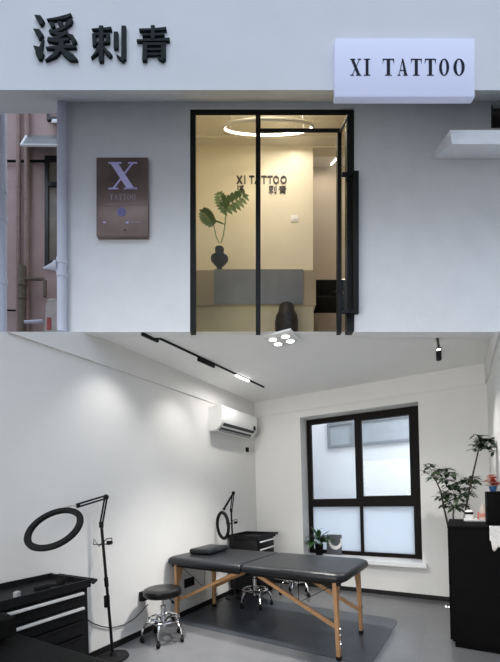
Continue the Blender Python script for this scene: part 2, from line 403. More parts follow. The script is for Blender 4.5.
# ================================================================ ROOM LIGHTING FIXTURES
def track(name, label, x, y0, y1, rz=0):
    t = thing(name, label, 'track light', (x, (y0 + y1) / 2, H), rz)
    h = (y1 - y0) / 2
    MB().box(-.010, .010, -h, h, -.016, -.001, .002).build('rail', M['black'], t, None)
    return t
tr = track('track_light', 'long black ceiling track with two black heads and one glowing strip', .482, -2.70, -.66, -.042)
oy = (-2.70 - .66) / 2
def head(y0, y1):
    MB().box(-.014, .014, y0 - oy, y1 - oy, -.052, -.016, .003).build('lamp_head', M['black'], tr)
head(-2.70, -2.52); head(-1.98, -1.72)
MB().box(-.015, .015, -1.31 - oy, -1.03 - oy, -.030, -.016, .002).build('glowing_strip', M['lampsoft'], tr)
WARM = (1, .965, .915)
spot_light('track_spot', (.46, -2.72, 2.64), (0.0, -2.74, 1.70), 13, 86, 1.0, WARM, .03)
spot_light('track_spot', (.46, -1.87, 2.64), (0.0, -1.86, 1.68), 13, 84, 1.0, WARM, .03)
spot_light('track_spot', (.50, -2.58, 2.66), (.80, -2.30, 0), 520, 40, 1.0, WARM, .05)
area_light('track_strip_light', (.5, -1.21, 2.69), (.5, -1.21, 0), 7, .03, .36, WARM)
tr2 = thing('track_light', 'short black ceiling track with one small spot near the right wall', 'track light', (2.572, -1.08, H))
MB().box(-.010, .010, -.20, .20, -.016, -.001, .002).build('rail', M['black'], tr2, None)
MB().lathe([(.004, -.15), (.021, -.15), (.024, -.14), (.024, -.03), (.018, -.026)], (0, .19, 0), 16).build('lamp_head', M['black'], tr2)
MB().lathe([(.001, -.03), (.018, -.03), (.018, -.02), (.001, -.02)], (0, .16, -.03), 14, Matrix.Translation((0, 0, 0))).build('lamp_lens', M['lampsoft'], tr2)
spot_light('track_spot', (2.572, -.9, 2.55), (2.2, -1.2, 0), 75, 120, 1.0, WARM, .03)
q = thing('ceiling_light', 'square white ceiling light with four round glowing lamps', 'ceiling light', (1.36, -1.91, H), .03)
MB().box(-.135, .135, -.125, .125, -.022, -.001, .005).build('housing', M['white'], q)
for sx in (-1, 1):
    for sy in (-1, 1):
        l = MB().lathe([(.042, -.034), (.048, -.031), (.048, -.020), (.042, -.020)], (sx * .061, sy * .057, 0), 24).build('lamp_ring', M['white'], q)
        MB().lathe([(.001, -.036), (.03, -.035), (.040, -.033), (.040, -.022), (.001, -.022)], (sx * .061, sy * .057, 0), 24).build('lamp', M['lamp'], l)
spot_light('ceiling_lamp', (1.36, -1.91, 2.68), (1.36, -1.91, 0), 460, 107, 1.0, WARM, .1)

# ================================================================ AIR CONDITIONER and wall sockets
t = thing('air_conditioner', 'white wall mounted air conditioner high on the left wall', 'air conditioner', (0, -.735, 2.155))
y0, y1 = -.44, .45
prof = [(.001, .0), (.10, .0), (.165, .05), (.20, .10), (.205, .27), (.19, .30), (.001, .30)]
mb = MB(); A = [(p[0], y0, p[1]) for p in prof]; B = [(p[0], y1, p[1]) for p in prof]
mb.hull(A, B); mb.build('body', M['white'], t)
MB().hull([(.108, y0 + .05, .002), (.1995, y0 + .05, .082), (.19, y0 + .05, .092), (.100, y0 + .05, .012)], [(.108, y1 - .06, .002), (.1995, y1 - .06, .082), (.19, y1 - .06, .092), (.100, y1 - .06, .012)]).build('air_outlet', M['dkgrey'], t, None)
MB().hull([(.112, y0 + .06, -.008), (.135, y0 + .06, .010), (.135, y0 + .06, .016), (.112, y0 + .06, -.002)], [(.112, y1 - .07, -.008), (.135, y1 - .07, .010), (.135, y1 - .07, .016), (.112, y1 - .07, -.002)]).build('louvre', M['grey'], t, None)
MB().lathe([(.001, 0), (.033, 0), (.033, .004), (.001, .004)], (0, 0, 0), 20, Matrix.Translation((.204, .37, .125)) @ Matrix.Rotation(PI / 2, 4, 'Y')).build('display_badge', M['black'], t)
def socket(name, label, y, z, w_, h_, plug=True, cat='socket'):
    t = thing(name, label, cat, (0, y, z))
    MB().box(.0005, .010, -w_ / 2, w_ / 2, -h_ / 2, h_ / 2, .003).build('plate', M['white'], t)
    if plug: MB().box(.010, .04, -w_ * .22, w_ * .28, -h_ * .30, h_ * .26, .005).build('plug', M['black'], t)
socket('wall_socket', 'white wall socket with black plug under the air conditioner', -.28, 2.0, .11, .12)
t = thing('wall_socket', 'black double wall socket on white wall under the massage table', 'socket', (0, -1.655, .352))
MB().box(.0005, .014, -.085, .085, -.05, .05, .004).build('plate', M['black'], t)
MB().box(.014, .022, -.06, .06, -.03, .03, .003).build('cover', M['rubber'], t)
pA = on(143, 596, 0, .02)
t = thing('power_adapter', 'black power adapter plugged into the wall behind the nearest stool', 'adapter', (0, pA.y, pA.z))
MB().box(.001, .05, -.035, .06, -.045, .045, .006).build('adapter_body', M['rubber'], t)
cab_pts = [on(x, y, 0, .012) for x, y in ((84, 617), (92, 623), (102, 626.5), (113, 628), (124, 625), (134, 619), (142, 611), (148, 604))]
tag(MB().tube(cab_pts, .0045, 6).build('power_cable', M['rubber']), 'thin black cable sagging along the white wall behind the ring lamp pole', 'cable')

# ================================================================ FLOOR MAT
def rrect(x0, x1, y0, y1, r, n=6):
    P = []
    for cx, cy, a0 in ((x1 - r, y1 - r, 0), (x0 + r, y1 - r, 90), (x0 + r, y0 + r, 180), (x1 - r, y0 + r, 270)):
        for i in range(n + 1):
            a_ = math.radians(a0 + 90 * i / n); P.append((cx + r * math.cos(a_), cy + r * math.sin(a_)))
    return P
o = MB().prism(rrect(-.99, .99, -.58, .58, .10), 'Z', .0005, .004).build('floor_mat', M['mat'], None, None)
o.location = (1.125, -1.43, 0); o.rotation_euler.z = -.045
tag(o, 'dark slate floor mat with rounded corners under the massage table', 'mat')

# ================================================================ MASSAGE TABLE
TC = (.985, -1.70); TR = -.052
t = thing('massage_table', 'folding massage table with black padded top and beech wood legs', 'massage table', (*TC, .004), TR)
TZ = .70
for sgn in (-1, 1):
    x0, x1 = (-.968, -.004) if sgn < 0 else (.004, .962)
    mb = MB()
    # padded half: rounded outline, softly domed edges
    out = rrect(x0, x1, -.40, .40, .05) if False else None
    rad_o, rad_i = .09, .02
    def half(inset, z):
        P = []; e = inset
        xo, xi = (x0 + e, x1 - min(e, .012)) if sgn < 0 else (x1 - e, x0 + min(e, .012))
        s_ = -1 if sgn < 0 else 1
        cs = [(xi, -.39 + e, .012), (xo, -.39 + e, rad_o), (xo, .39 - e, rad_o), (xi, .39 - e, .012)]
        for (cx, cy, r) in cs:
            sx = s_ if cx == xo else -s_; sy = 1 if cy > 0 else -1
            ccx, ccy = cx - sx * r, cy - sy * r
            a1 = math.atan2(0, sx); a2 = math.atan2(sy, 0)
            seq = [i / 6 for i in range(7)]
            pts_ = [(ccx + r * math.cos(k) * 1, ccy + r * math.sin(k)) for k in [((0 if sx > 0 else PI) * (1 - q_) + (sy * PI / 2 if sx > 0 else (PI / 2 if sy > 0 else -PI / 2 + 2 * PI if False else (PI / 2 if sy > 0 else 3 * PI / 2))) * q_) for q_ in seq]]
            if cx == xo and cy < 0 or cx == xi and cy > 0: pts_ = pts_[::-1]
            P += [(p[0], p[1], z) for p in pts_]
        return P
    levels = [(.02, TZ - .076), (.004, TZ - .066), (0, TZ - .05), (.001, TZ - .028), (.010, TZ - .012), (.028, TZ - .002), (.06, TZ)]
    rings = [[mb.bm.verts.new(p) for p in half(e, z)] for e, z in levels]
    n = len(rings[0])
    for A, B in zip(rings, rings[1:]):
        for j in range(n): mb.bm.faces.new((A[j], A[(j + 1) % n], B[(j + 1) % n], B[j]))
    mb.bm.faces.new(rings[0][::-1]); mb.bm.faces.new(rings[-1])
    mb.build('padded_top', M['leather'], t, .9)
    for ys in (-.335, .31): MB().box(x0 + .05, x1 - .05, ys, ys + .025, TZ - .105, TZ - .074).build('frame_rail', M['rubber'], t, None)
ZL = TZ - .078
def leg(x, y):
    sx = 1 if x > 0 else -1; sy = 1 if y > 0 else -1
    mb = MB()
    top, bot = (x - sx * .015), x
    mb.hull([(bot - .014, y - .02, .03), (bot + .014, y - .02, .03), (bot + .014, y + .02, .03), (bot - .014, y + .02, .03)],
            [(top - .016, y - .026, ZL), (top + .016, y - .026, ZL), (top + .016, y + .026, ZL), (top - .016, y + .026, ZL)])
    # gusset widening towards the top
    mb.hull([(top - .012, y - sy * .022, ZL - .20), (top + .012, y - sy * .022, ZL - .20), (top + .012, y - sy * .024, ZL - .198), (top - .012, y - sy * .024, ZL - .198)],
            [(top - .012, y - sy * .02, ZL), (top + .012, y - sy * .02, ZL), (top + .012, y - sy * .10, ZL), (top - .012, y - sy * .10, ZL)])
    L = mb.build('leg', M['wood'], t, None)
    MB().box(bot - .016, bot + .016, y - .022, y + .022, 0, .03).build('foot', M['rubber'], L)
    for i in range(4): MB().lathe([(.001, 0), (.007, 0), (.007, .006), (.001, .006)], (0, 0, 0), 8, Matrix.Translation((bot + .013, y, .10 + i * .05)) @ Matrix.Rotation(PI / 2, 4, 'Y')).build('bolt', M['chrome'], L)
    for i in range(2): MB().lathe([(.001, 0), (.011, 0), (.011, .012), (.001, .012)], (0, 0, 0), 8, Matrix.Translation((bot + .013, y, .13 + i * .12)) @ Matrix.Rotation(PI / 2, 4, 'Y')).build('knob', M['chrome'], L)
lx, ly = .88, .312
for x in (-lx, lx):
    for y in (-ly, ly): leg(x, y)
for sx in (-1, 1):
    MB().box(sx * lx - .012, sx * lx + .012, -ly - .01, ly + .01, ZL - .03, ZL, 0).build('cross_rail', M['wood'], t, None)
    for sy in (-1, 1):
        a = Vector((sx * (lx - .01), sy * (ly - .035), .235)); b = Vector((sx * .10, sy * (ly - .035), ZL - .02))
        d = (b - a); L = d.length; ang = math.atan2(d.z, d.x)
        Mx = Matrix.Translation((a + b) / 2) @ Matrix.Rotation(-ang, 4, 'Y')
        MB().box(-L / 2, L / 2, -.011, .011, -.017, .017, .003, 1, Mx).build('brace', M['woodx'], t, None)
        mid = a + d * .45
        MB().tube([(sx * .86, sy * (ly - .05), ZL - .03), mid, (sx * .02, sy * (ly - .05), ZL - .05)], .003, 6).build('cable', M['rubber'], t)
        MB().tube([(sx * .52, sy * (ly - .05), ZL - .01), mid], .003, 6).build('cable', M['rubber'], t)
# pillow on the table's left end
t2 = thing('headrest_cushion', 'flat black leather cushion on the left end of the massage table', 'cushion', (.262, -1.60, TZ + .0045), TR + .1)
MB().box(-.135, .135, -.20, .20, 0, .06, .022, 3).build('cushion_body', M['leather'], t2)
MB().tube([(-.16, -.25 + .02, .03), (.16, -.25 + .02, .03)], .004, 6).build('piping', M['rubber'], t2) if False else None

# ================================================================ STOOLS
def make_stool(label, x, y, rz, seat_z=.49):
    t = thing('rolling_stool', label, 'stool', (x, y, 0), rz, 'rolling stools')
    r = .178
    MB().lathe([(.001, seat_z - .075), (r - .02, seat_z - .075), (r - .004, seat_z - .06), (r, seat_z - .035), (r - .006, seat_z - .014), (r - .03, seat_z - .003), (r - .06, seat_z), (.05, seat_z - .004), (.001, seat_z - .004)], n=36).build('seat', M['stoolseat'], t)
    MB().lathe([(.03, .13), (.03, .155), (.021, .16), (.021, .30), (.026, .305), (.026, .325), (.013, .33), (.013, seat_z - .09), (.06, seat_z - .088), (.06, seat_z - .076), (.001, seat_z - .076)], n=20).build('column', M['chrome'], t)
    l = MB().tube([(.03, 0, seat_z - .095), (.09, -.01, seat_z - .10), (.115, -.012, seat_z - .125)], .005, 8).build('lever', M['chrome'], t)
    MB().tube([(.105, -.012, seat_z - .115), (.125, -.013, seat_z - .14)], .010, 8).build('lever_grip', M['rubber'], l)
    MB().tube([(.150 * math.cos(2 * PI * i / 36),   .150 * math.sin(2 * PI * i / 36), .200) for i in range(36)], .010, 8, True).build('foot_ring', M['chrome'], t)
    for i in range(5):
        a = 2 * PI * i / 5; ca, sa = math.cos(a), math.sin(a)
        pts = [(ca * q_, sa * q_, z_) for q_, z_ in ((.018, .145), (.06, .19), (.11, .198), (.155, .175), (.185, .125), (.195, .07))]
        lg = MB().tube(pts, [.013, .013, .012, .012, .011, .010], 8).build('leg', M['chrome'], t)
        Mx = Matrix.Translation((ca * .195, sa * .195, .027)) @ Matrix.Rotation(a + .6 + i, 4, 'Z') @ Matrix.Rotation(PI / 2, 4, 'Y')
        MB().lathe([(.001, -.014), (.02, -.014), (.026, -.009), (.027, 0), (.026, .009), (.02, .014), (.001, .014)], n=16, M=Mx).tube([(ca * .195, sa * .195, .045), (ca * .195, sa * .195, .072)], .009, 8).build('caster', M['rubber'], lg)
    return t
make_stool('black round stool on five chrome legs beside the wall, in front of the massage table', .275, -2.37, .2)
make_stool('black chrome stool standing under the middle of the massage table', .555, -1.10, .5, .46)
p = on(297, 594, 2, 0)
make_stool('chrome stool behind the massage table, farthest back towards the window', p.x, p.y - .05, 1.1, .46)

# ================================================================ TOOL CABINETS
def make_cabinet(label, x, y, wy, hh=.775):
    # stands against the left wall: depth along x, width along y, drawers facing the room
    t = thing('tool_cabinet', label, 'tool cabinet', (x, y, 0), 0, 'black roller tool cabinets')
    D = .44
    MB().box(0, D - .02, -wy / 2, wy / 2, .09, hh - .05, .004).build('body', M['black'], t)
    mb = MB().box(-.01, D + .01, -wy / 2 - .01, wy / 2 + .01, hh - .05, hh - .03, .004)
    mb.box(-.01, .005, -wy / 2 - .01, wy / 2 + .01, hh - .03, hh + .008).box(D - .005, D + .01, -wy / 2 - .01, wy / 2 + .01, hh - .03, hh + .004)
    mb.box(.005, D - .005, -wy / 2 - .01, -wy / 2 + .005, hh - .03, hh + .004).box(.005, D - .005, wy / 2 - .005, wy / 2 + .01, hh - .03, hh + .004)
    mb.build('top_tray', M['black'], t, None)
    MB().tube([(.05, wy / 2 + .01, hh - .02), (.05, wy / 2 + .035, hh - .008), (D + .025, wy / 2 + .035, hh - .008), (D + .03, wy / 2 + .005, hh - .02)], .012, 10).build('push_handle', M['rubber'], t)
    z = hh - .06
    for i, dh in enumerate((.10, .10, .10, .17, .17)):
        dr = MB().box(D - .02, D, -wy / 2 + .03, wy / 2 - .045, z - dh + .006, z - .006, .003).build('drawer', M['black'], t)
        if i < 2: MB().box(D, D + .02, -wy / 2 + .035, wy / 2 - .05, z - .028, z - .010, .004).build('pull', M['alu'], dr)
        else: MB().box(D, D + .006, -wy / 2 + .04, wy / 2 - .055, z - .016, z - .010, .002).build('pull', M['rubber'], dr)
        z -= dh
    for sx in (.05, D - .07):
        for sy in (-wy / 2 + .06, wy / 2 - .06):
            MB().lathe([(.001, -.014), (.034, -.014), (.04, -.008), (.04, .008), (.034, .014), (.001, .014)], n=16, M=Matrix.Translation((sx, sy, .04)) @ Matrix.Rotation(PI / 2, 4, 'X')).box(sx - .012, sx + .012, sy - .02, sy + .02, .06, .095).build('caster', M['rubber'], t)
    return t
make_cabinet('black roller tool cabinet with two silver drawer pulls in the left foreground', .04, -3.59, .60, .785)
make_cabinet('black roller tool cabinet in the far corner behind the massage table', .04, -.605, .49, .80)
# small things on the near cabinet's tray
pj = on(61, 583.5, 2, .76)
tag(MB().lathe([(.001, 0), (.026, 0), (.028, .01), (.028, .05), (.024, .055), (.022, .02), (.001, .02)], (pj.x, pj.y, .7555), 20).build('ink_cup', M['rubber']), 'small black cup at the far end of the near tool cabinet tray', 'cup')
pj = on(40, 589.5, 2, .75)
t = thing('tattoo_machine', 'small black hand tool lying on the tray of the near tool cabinet', 'tool', (pj.x + .05, pj.y, .7555))
MB().box(-.02, .02, -.06, .03, 0, .03, .006).build('tool_body', M['rubber'], t)
MB().tube([(0, .03, .015), (.01, .11, .012)], [.011, .005], 8).build('grip', M['rubber'], t)
pj = on(17, 598, 2, .75)
tag(MB().lathe([(.001, 0), (.02, 0), (.02, .03), (.012, .036), (.001, .036)], (pj.x, pj.y, .7555), 16).build('small_pot', M['grey']), 'tiny grey pot near the left picture edge on the near tool cabinet', 'pot')

# ================================================================ RING LAMPS
def ring_lamp(label, base, joint, elbow, arm_end, ringc, A, ratio, tilt, extras=True):
    t = thing('ring_lamp', label, 'ring lamp', base, 0, 'black ring lamps on poles')
    b0 = Vector(base); L = lambda v: Vector(v) - b0
    MB().lathe([(.001, 0), (.125, 0), (.13, .006), (.125, .018), (.03, .026), (.02, .05), (.001, .05)], n=36).build('base', M['black'], t)
    j = L(joint)
    MB().tube([(0, 0, .02), j], .012, 12).build('pole', M['black'], t)
    MB().tube([j * .53, j * .60], .017, 12).build('collar', M['rubber'], t)
    MB().box(j.x * .42 - .03, j.x * .42 + .0, j.y * .42 - .02, j.y * .42 + .02, j.z * .42 - .05, j.z * .42 + .05, .004).build('control_box', M['rubber'], t)
    if extras:
        k = j * .86; s_ = Vector((.6, .6, 0)).normalized()
        mb = MB()
        for sg in (-1, 1):
            mb.tube([k, k + s_ * sg * .03 + Vector((0, 0, .03 * sg)), k + s_ * sg * .07 + Vector((0, 0, .035)), k + s_ * sg * .075 + Vector((0, 0, -.01)), k + s_ * sg * .02 - Vector((0, 0, .015)), k], .005, 6)
        mb.box(k.x + .02, k.x + .05, k.y + .02, k.y + .05, k.z - .02, k.z + .012).build('cable_clip', M['rubber'], t)
    e, a = L(elbow), L(arm_end); c = L(ringc)
    off = UP * .012
    off2 = RT * .010
    MB().tube([j - off2, e - off2], .0075, 8).tube([j + off2, e + off2], .0075, 8).tube([j - Vector((0, 0, .03)), j + Vector((0, 0, .02))], .018, 10).build('lower_arm', M['black'], t)
    MB().ball(e, .024, (1, 1, 1), 12).build('elbow', M['rubber'], t)
    MB().tube([e + off, a + off], .0075, 8).tube([e - off, a - off], .0075, 8).ball(a, .02).build('upper_arm', M['black'], t)
    u = RT * math.cos(tilt) + UP * math.sin(tilt)
    m_ = -RT * math.sin(tilt) + UP * math.cos(tilt)
    v = m_ * ratio + F_ * math.sqrt(1 - ratio ** 2)
    nn = u.cross(v)
    mb = MB(); N = 56; wv, th = A * .21, .013
    prof = [(A - wv, -th), (A - .006, -th), (A, -th * .4), (A, th * .4), (A - .006, th), (A - wv, th)]
    rings = [[mb.bm.verts.new(c + (u * math.cos(2 * PI * i / N) + v * math.sin(2 * PI * i / N)) * r + nn * h) for r, h in prof] for i in range(N)]
    for i in range(N):
        P, Q = rings[i], rings[(i + 1) % N]
        for k in range(6): mb.bm.faces.new((P[k], P[(k + 1) % 6], Q[(k + 1) % 6], Q[k]))
    ring = mb.build('ring_head', M['rubber'], t)
    mb = MB()
    rings = [[mb.bm.verts.new(c + (u * math.cos(2 * PI * i / N) + v * math.sin(2 * PI * i / N)) * r - nn * h) for r, h in ((A - wv + .008, th + .001), (A - .012, th + .001), (A - .012, th - .003), (A - wv + .008, th - .003))] for i in range(N)]
    for i in range(N):
        P, Q = rings[i], rings[(i + 1) % N]
        for k in range(4): mb.bm.faces.new((P[k], P[(k + 1) % 4], Q[(k + 1) % 4], Q[k]))
    mb.build('diffuser', M['grey'], ring)
    # bracket from the arm to the rim
    da = (a - c); da -= nn * da.dot(nn); da.normalize()
    rim = c + da * (A - .01)
    MB().tube([a, a * .5 + rim * .5 + UP * .012, rim], .007, 8).build('bracket', M['chrome'], t)
    return t
bl = on(113, 658, 2, 0)
ring_lamp('black ring lamp on a pole in the foreground beside the left tool cabinet', bl, at(101.3, 524, 3.06), at(106, 497, 3.06), at(78, 505.5, 2.85), at(54.3, 528.3, 2.45), .194, .67, math.radians(8))
bl2 = on(235, 598, 2, 0)
d2 = (bl2 - CAM).dot(F_)
ring_lamp('black ring lamp on a pole behind the far end of the massage table', bl2, at(231.2, 510, d2), at(233.4, 493, d2), at(224, 509, d2 - .1), at(222.8, 525.4, d2 - .25), .178, .5, math.radians(93))

# ================================================================ FOREGROUND BED
t = thing('treatment_bed', 'matt black padded bed in the bottom left foreground corner', 'bed', (1.35, -4.14, 0))
MB().box(-.83, .80, -.32, .33, .54, .625, .03, 3).build('padded_top', M['darkleather'], t)
MB().box(-.70, .70, -.24, .24, .47, .54).build('bed_frame', M['black'], t, None)
for sx in (-.6, .6):
    for sy in (-.19, .19): MB().box(sx - .025, sx + .025, sy - .025, sy + .025, 0, .47, .003).build('leg', M['black'], t)
t = thing('pillow', 'crumpled black pillow on the bed in the bottom left corner', 'pillow', (.605, -4.08, .627), .1)
mb = MB(); bmesh.ops.create_cube(mb.bm, size=1.0)
bmesh.ops.subdivide_edges(mb.bm, edges=mb.bm.edges[:], cuts=7, use_grid_fill=True)
for v in mb.bm.verts:
    x, y, z = v.co * 2
    k = 1 - .42 * max(abs(x), abs(y)) ** 3
    v.co = Vector((x * .145, y * .17, (z * .5 * k + .5) * .165 + .010 * math.sin(9 * x + 3 * y) * math.cos(7 * y) * (1 if z > 0 else 0)))
mb.build('pillow_body', M['darkleather'], t, 1.2)

# ================================================================ RIGHT CABINET AND WHAT STANDS ON IT
CZ = 1.03
t = thing('drawer_cabinet', 'tall black drawer cabinet against the right wall', 'cabinet', (2.83, -1.01, 0))
MB().box(-.195, .18, -.385, .385, .05, CZ - .025).build('carcass', M['blackgloss'], t, None)
MB().box(-.215, .182, -.39, .39, CZ - .025, CZ, .003).build('top', M['blackgloss'], t)
MB().box(-.175, .18, -.37, .37, 0, .05).build('plinth', M['blackgloss'], t, None)
zz = .06
for i in range(4):
    hgt = .23
    dr = MB().box(-.213, -.195, -.38, .38, zz, zz + hgt - .006, .002).build('drawer', M['blackgloss'], t)
    if i == 1: MB().lathe([(.001, 0), (.010, 0), (.010, .014), (.020, .02), (.018, .034), (.001, .036)], n=14, M=Matrix.Translation((-.213, -.345, zz + .03)) @ Matrix.Rotation(-PI / 2, 4, 'Y')).build('knob', M['chrome'], dr)
    zz += hgt + .005
ty = -.80
t = thing('tray', 'thin white tray on top of the right black cabinet', 'tray', (2.845, ty, CZ))
MB().box(-.10, .10, -.11, .11, .0005, .008, .003).build('tray_base', M['white'], t)
MB().box(-.10, -.094, -.11, .11, .008, .016).box(.094, .10, -.11, .11, .008, .016).box(-.094, .094, .104, .11, .008, .016).box(-.094, .094, -.11, -.104, .008, .016).build('tray_rim', M['white'], t, None)
bz = CZ + .0085
t = thing('soap_bottle', 'round white bottle with a black band and pump on the white tray', 'bottle', (2.79, -.80, bz))
MB().lathe([(.001, 0), (.034, 0), (.037, .006), (.037, .06), (.036, .075), (.028, .09), (.012, .098), (.001, .098)], n=24).build('bottle_body', M['white'], t)
MB().lathe([(.0372, .052), (.0378, .052), (.0372, .074), (.036, .075)], n=24).build('label_band', M['black'], t)
MB().lathe([(.012, .098), (.013, .11), (.005, .112), (.005, .128), (.001, .128)], n=12).tube([(0, 0, .126), (-.02, -.005, .126)], .004, 6).build('pump', M['black'], t)
t = thing('lotion_bottle', 'slim pale pink bottle with a coral label on the white tray', 'bottle', (2.905, -.79, bz))
MB().lathe([(.001, 0), (.022, 0), (.024, .004), (.024, .105), (.014, .12), (.014, .15), (.001, .15)], n=18).build('bottle_body', M['bottle'], t)
MB().lathe([(.0243, .025), (.0248, .025), (.0248, .06), (.0243, .06)], n=18).build('label_band', M['redlabel'], t)
t = thing('marker_tube', 'thin coral red tube standing beside the pink bottle', 'tube', (2.868, -.775, bz))
MB().lathe([(.001, 0), (.008, 0), (.008, .06), (.005, .075), (.001, .075)], n=12).build('tube_body', M['redlabel'], t)
# black box, lace cloth and bouquet on the near end of the cabinet
o = MB().box(-.052, .055, -.13, .13, 0, .28, .004).build('black_box', M['blackgloss'])
o.location = (2.958, -1.24, CZ + .0005); tag(o, 'black box standing on the near end of the right cabinet', 'box')
mb = MB()
xs = [2.915 + i * .0085 for i in range(13)]
def lacez(i): return .16 - .035 * abs(math.sin(i * PI / 4)) * 0 - (.05 if i < 2 else 0) - .02 * math.cos(i * .9)
top = [(x, -1.4015, CZ + .004) for x in xs]; flat = [(x, -1.378, CZ + .004) for x in xs]
rows = [flat, top] + [[(x, -1.4035 - .002 * math.sin(i * 1.3 + k), CZ - (.02 + lacez(i) * k / 6)) for i, x in enumerate(xs)] for k in range(7)]
for Ra, Rb in zip(rows, rows[1:]):
    for i in range(len(xs) - 1): mb.face([Ra[i], Ra[i + 1], Rb[i + 1], Rb[i]])
bmesh.ops.remove_doubles(mb.bm, verts=mb.bm.verts[:], dist=1e-5)
o = mb.build('lace_cloth', M['lace'], None, 1.0)
sm = o.modifiers.new('thickness', 'SOLIDIFY'); sm.thickness = .002; sm.offset = -1
tag(o, 'white lace cloth hanging over the near edge of the right cabinet', 'cloth')
t = thing('bouquet', 'red and yellow flowers in a blue wrapped pot on the black box', 'flowers', (2.958, -1.235, CZ + .281))
MB().lathe([(.001, 0), (.020, 0), (.030, .042), (.026, .044), (.001, .035)], n=18).build('pot', M['bluepot'], t)
rf, yf = MB(), MB()
for i in range(46):
    a = random.uniform(0, 2 * PI); rr = random.uniform(0, .056); z = .04 + random.uniform(0, .10) * (1 - (rr / .075) ** 2)
    tgt = yf if i % 4 == 0 else rf
    for k in range(6):
        b_ = 2 * PI * k / 6 + i
        tgt.leaf((rr * math.cos(a), rr * math.sin(a), z), (math.cos(b_), math.sin(b_), .5), (0, 0, 1), .030, .024, .2, 3)
rf.build('red_petals', M['redflower'], t, 1.2, False); yf.build('yellow_petals', M['yelflower'], t, 1.2, False)
lf = MB()
for i in range(9):
    a = i * .7; lf.leaf((0, 0, .045), (math.cos(a), math.sin(a), .7), (0, 0, 1), .05, .016, .3, 3)
lf.build('foliage', M['leaf3'], t, 1.2, False)

# ---------------------------------------------------------------- tall plant behind the cabinet
PY = -.45
pb = Vector((2.82, PY, 0))
t = thing('potted_schefflera', 'tall umbrella plant with dark leaf whorls behind the right cabinet', 'plant', pb)
MB().lathe([(.001, 0), (.10, 0), (.13, .24), (.14, .26), (.125, .26), (.12, .235), (.001, .235)], n=28).build('pot', M['blackgloss'], t)
MB().lathe([(.001, .236), (.118, .236), (.118, .24), (.001, .245)], n=24).build('soil', M['soil'], t)
P = lambda x, y, yy=PY: on(x, y, 1, yy) - pb
fo = MB()
def whorl(c, nl, L, up=(0, 0, 1)):
    ph = random.uniform(0, 6)
    for i in range(nl):
        a = ph + 2 * PI * i / nl
        fo.leaf(c, (math.cos(a), math.sin(a), random.uniform(-.25, .55)), up, L * random.uniform(.75, 1.15), L * .58, random.uniform(.15, .55), 5, True)
def stem(pts, r):
    MB().tube(pts, r, 8).build('stem', M['bark'], t)
s1 = [(0, 0, .24), P(449, 530) * 1.0, P(444, 508), P(441, 492), P(435, 478)]
s2 = [(.03, .02, .24), P(463, 540), P(464, 520), P(468, 496), P(473, 474, -.6), P(479, 448, -.8)]
s3 = [(-.02, .02, .24), P(456, 540), P(453, 515), P(455, 495)]
stem(s1, [.012, .010, .009, .008, .006]); stem(s2, [.013, .011, .010, .009, .008, .006]); stem(s3, [.010, .009, .007, .005])
centers = [(487, 441, 8, .11), (478, 446, 5, .09), (492, 447, 6, .09), (481, 437, 4, .07), (495, 439, 5, .08), (484, 448, 6, .08), (430, 467, 6, .09), (437, 471, 7, .10), (444, 469, 6, .10), (450, 473, 6, .09), (434, 478, 6, .09), (446, 480, 6, .09),
           (455, 488, 7, .10), (462, 482, 6, .10), (470, 479, 7, .10), (476, 482, 5, .08), (449, 494, 7, .10), (458, 498, 7, .10), (466, 494, 7, .10), (441, 497, 6, .09), (446, 504, 6, .09), (456, 507, 6, .09), (463, 505, 6, .09), (470, 488, 5, .08), (451, 486, 5, .08), (424, 471, 4, .06)]
for cx, cy, nl, L in centers:
    c = P(cx, cy, (-.85 if cx > 476 and cy < 450 else PY) + random.uniform(-.13, .10)); c.x = min(c.x, W - .06 - pb.x); whorl(c, nl, L * 1.1); whorl(c + Vector((random.uniform(-.05, .05), random.uniform(-.06, .06), random.uniform(-.05, .05))), nl, L * .8); whorl(c + Vector((random.uniform(-.03, .03), random.uniform(-.04, .04), random.uniform(-.04, .03))), nl - 1, L * .9)
    near = min([p for s_ in (s1, s2, s3) for p in s_[2:]], key=lambda q_: (Vector(q_) - c).length)
    MB().tube([near, (Vector(near) + c) / 2 + Vector((0, 0, -.01)), c], .0025, 5).build('petiole', M['bark'], t)
for v in fo.bm.verts: v.co.x = min(v.co.x, W - .012 - pb.x)
fo.build('foliage', M['leaf'], t, 1.2, False)

# ---------------------------------------------------------------- window sill things
t = thing('potted_plant', 'small leafy green plant in a black pot on the window sill', 'plant', (.955, .10, WZ0 + .0005))
MB().lathe([(.001, 0), (.05, 0), (.060, .15), (.064, .16), (.054, .16), (.052, .145), (.001, .145)], n=24).build('pot', M['blackgloss'], t)
fo = MB()
for i in range(46):
    a = random.uniform(0, 2 * PI); el = random.uniform(.1, 1.2); L = random.uniform(.14, .27)
    dy = math.sin(a) * (.25 if math.sin(a) > 0 else 1)
    fo.leaf((.02 * math.cos(a), .02 * math.sin(a), .15 + random.uniform(0, .10)), (math.cos(a), dy * .6, el), (0, 0, 1), L, .072, random.uniform(.2, .6), 5)
fo.tube([(0, 0, .15), (-.005, .0, .30), (.01, 0, .37)], .003, 5)
fo.leaf((.01, 0, .37), (.8, -.2, .5), (0, 0, 1), .09, .03, .4)
fo.leaf((.0, 0, .33), (-.3, -.2, .9), (0, 0, 1), .08, .03, .2)
fo.build('foliage', M['leaf3'], t, 1.2, False)
cA, cB = on(327, 535, 1, .2), on(341, 535, 1, .2)
zt = cB.z
t = thing('picture_card', 'slate grey picture card with a white crescent leaning in the window', 'picture', ((1.03 + cB.x) / 2, .205, WZ0 + .0005))
hw = (cB.x - 1.03) / 2; hh = zt - WZ0
lean = Matrix.Rotation(-.06, 4, 'X')
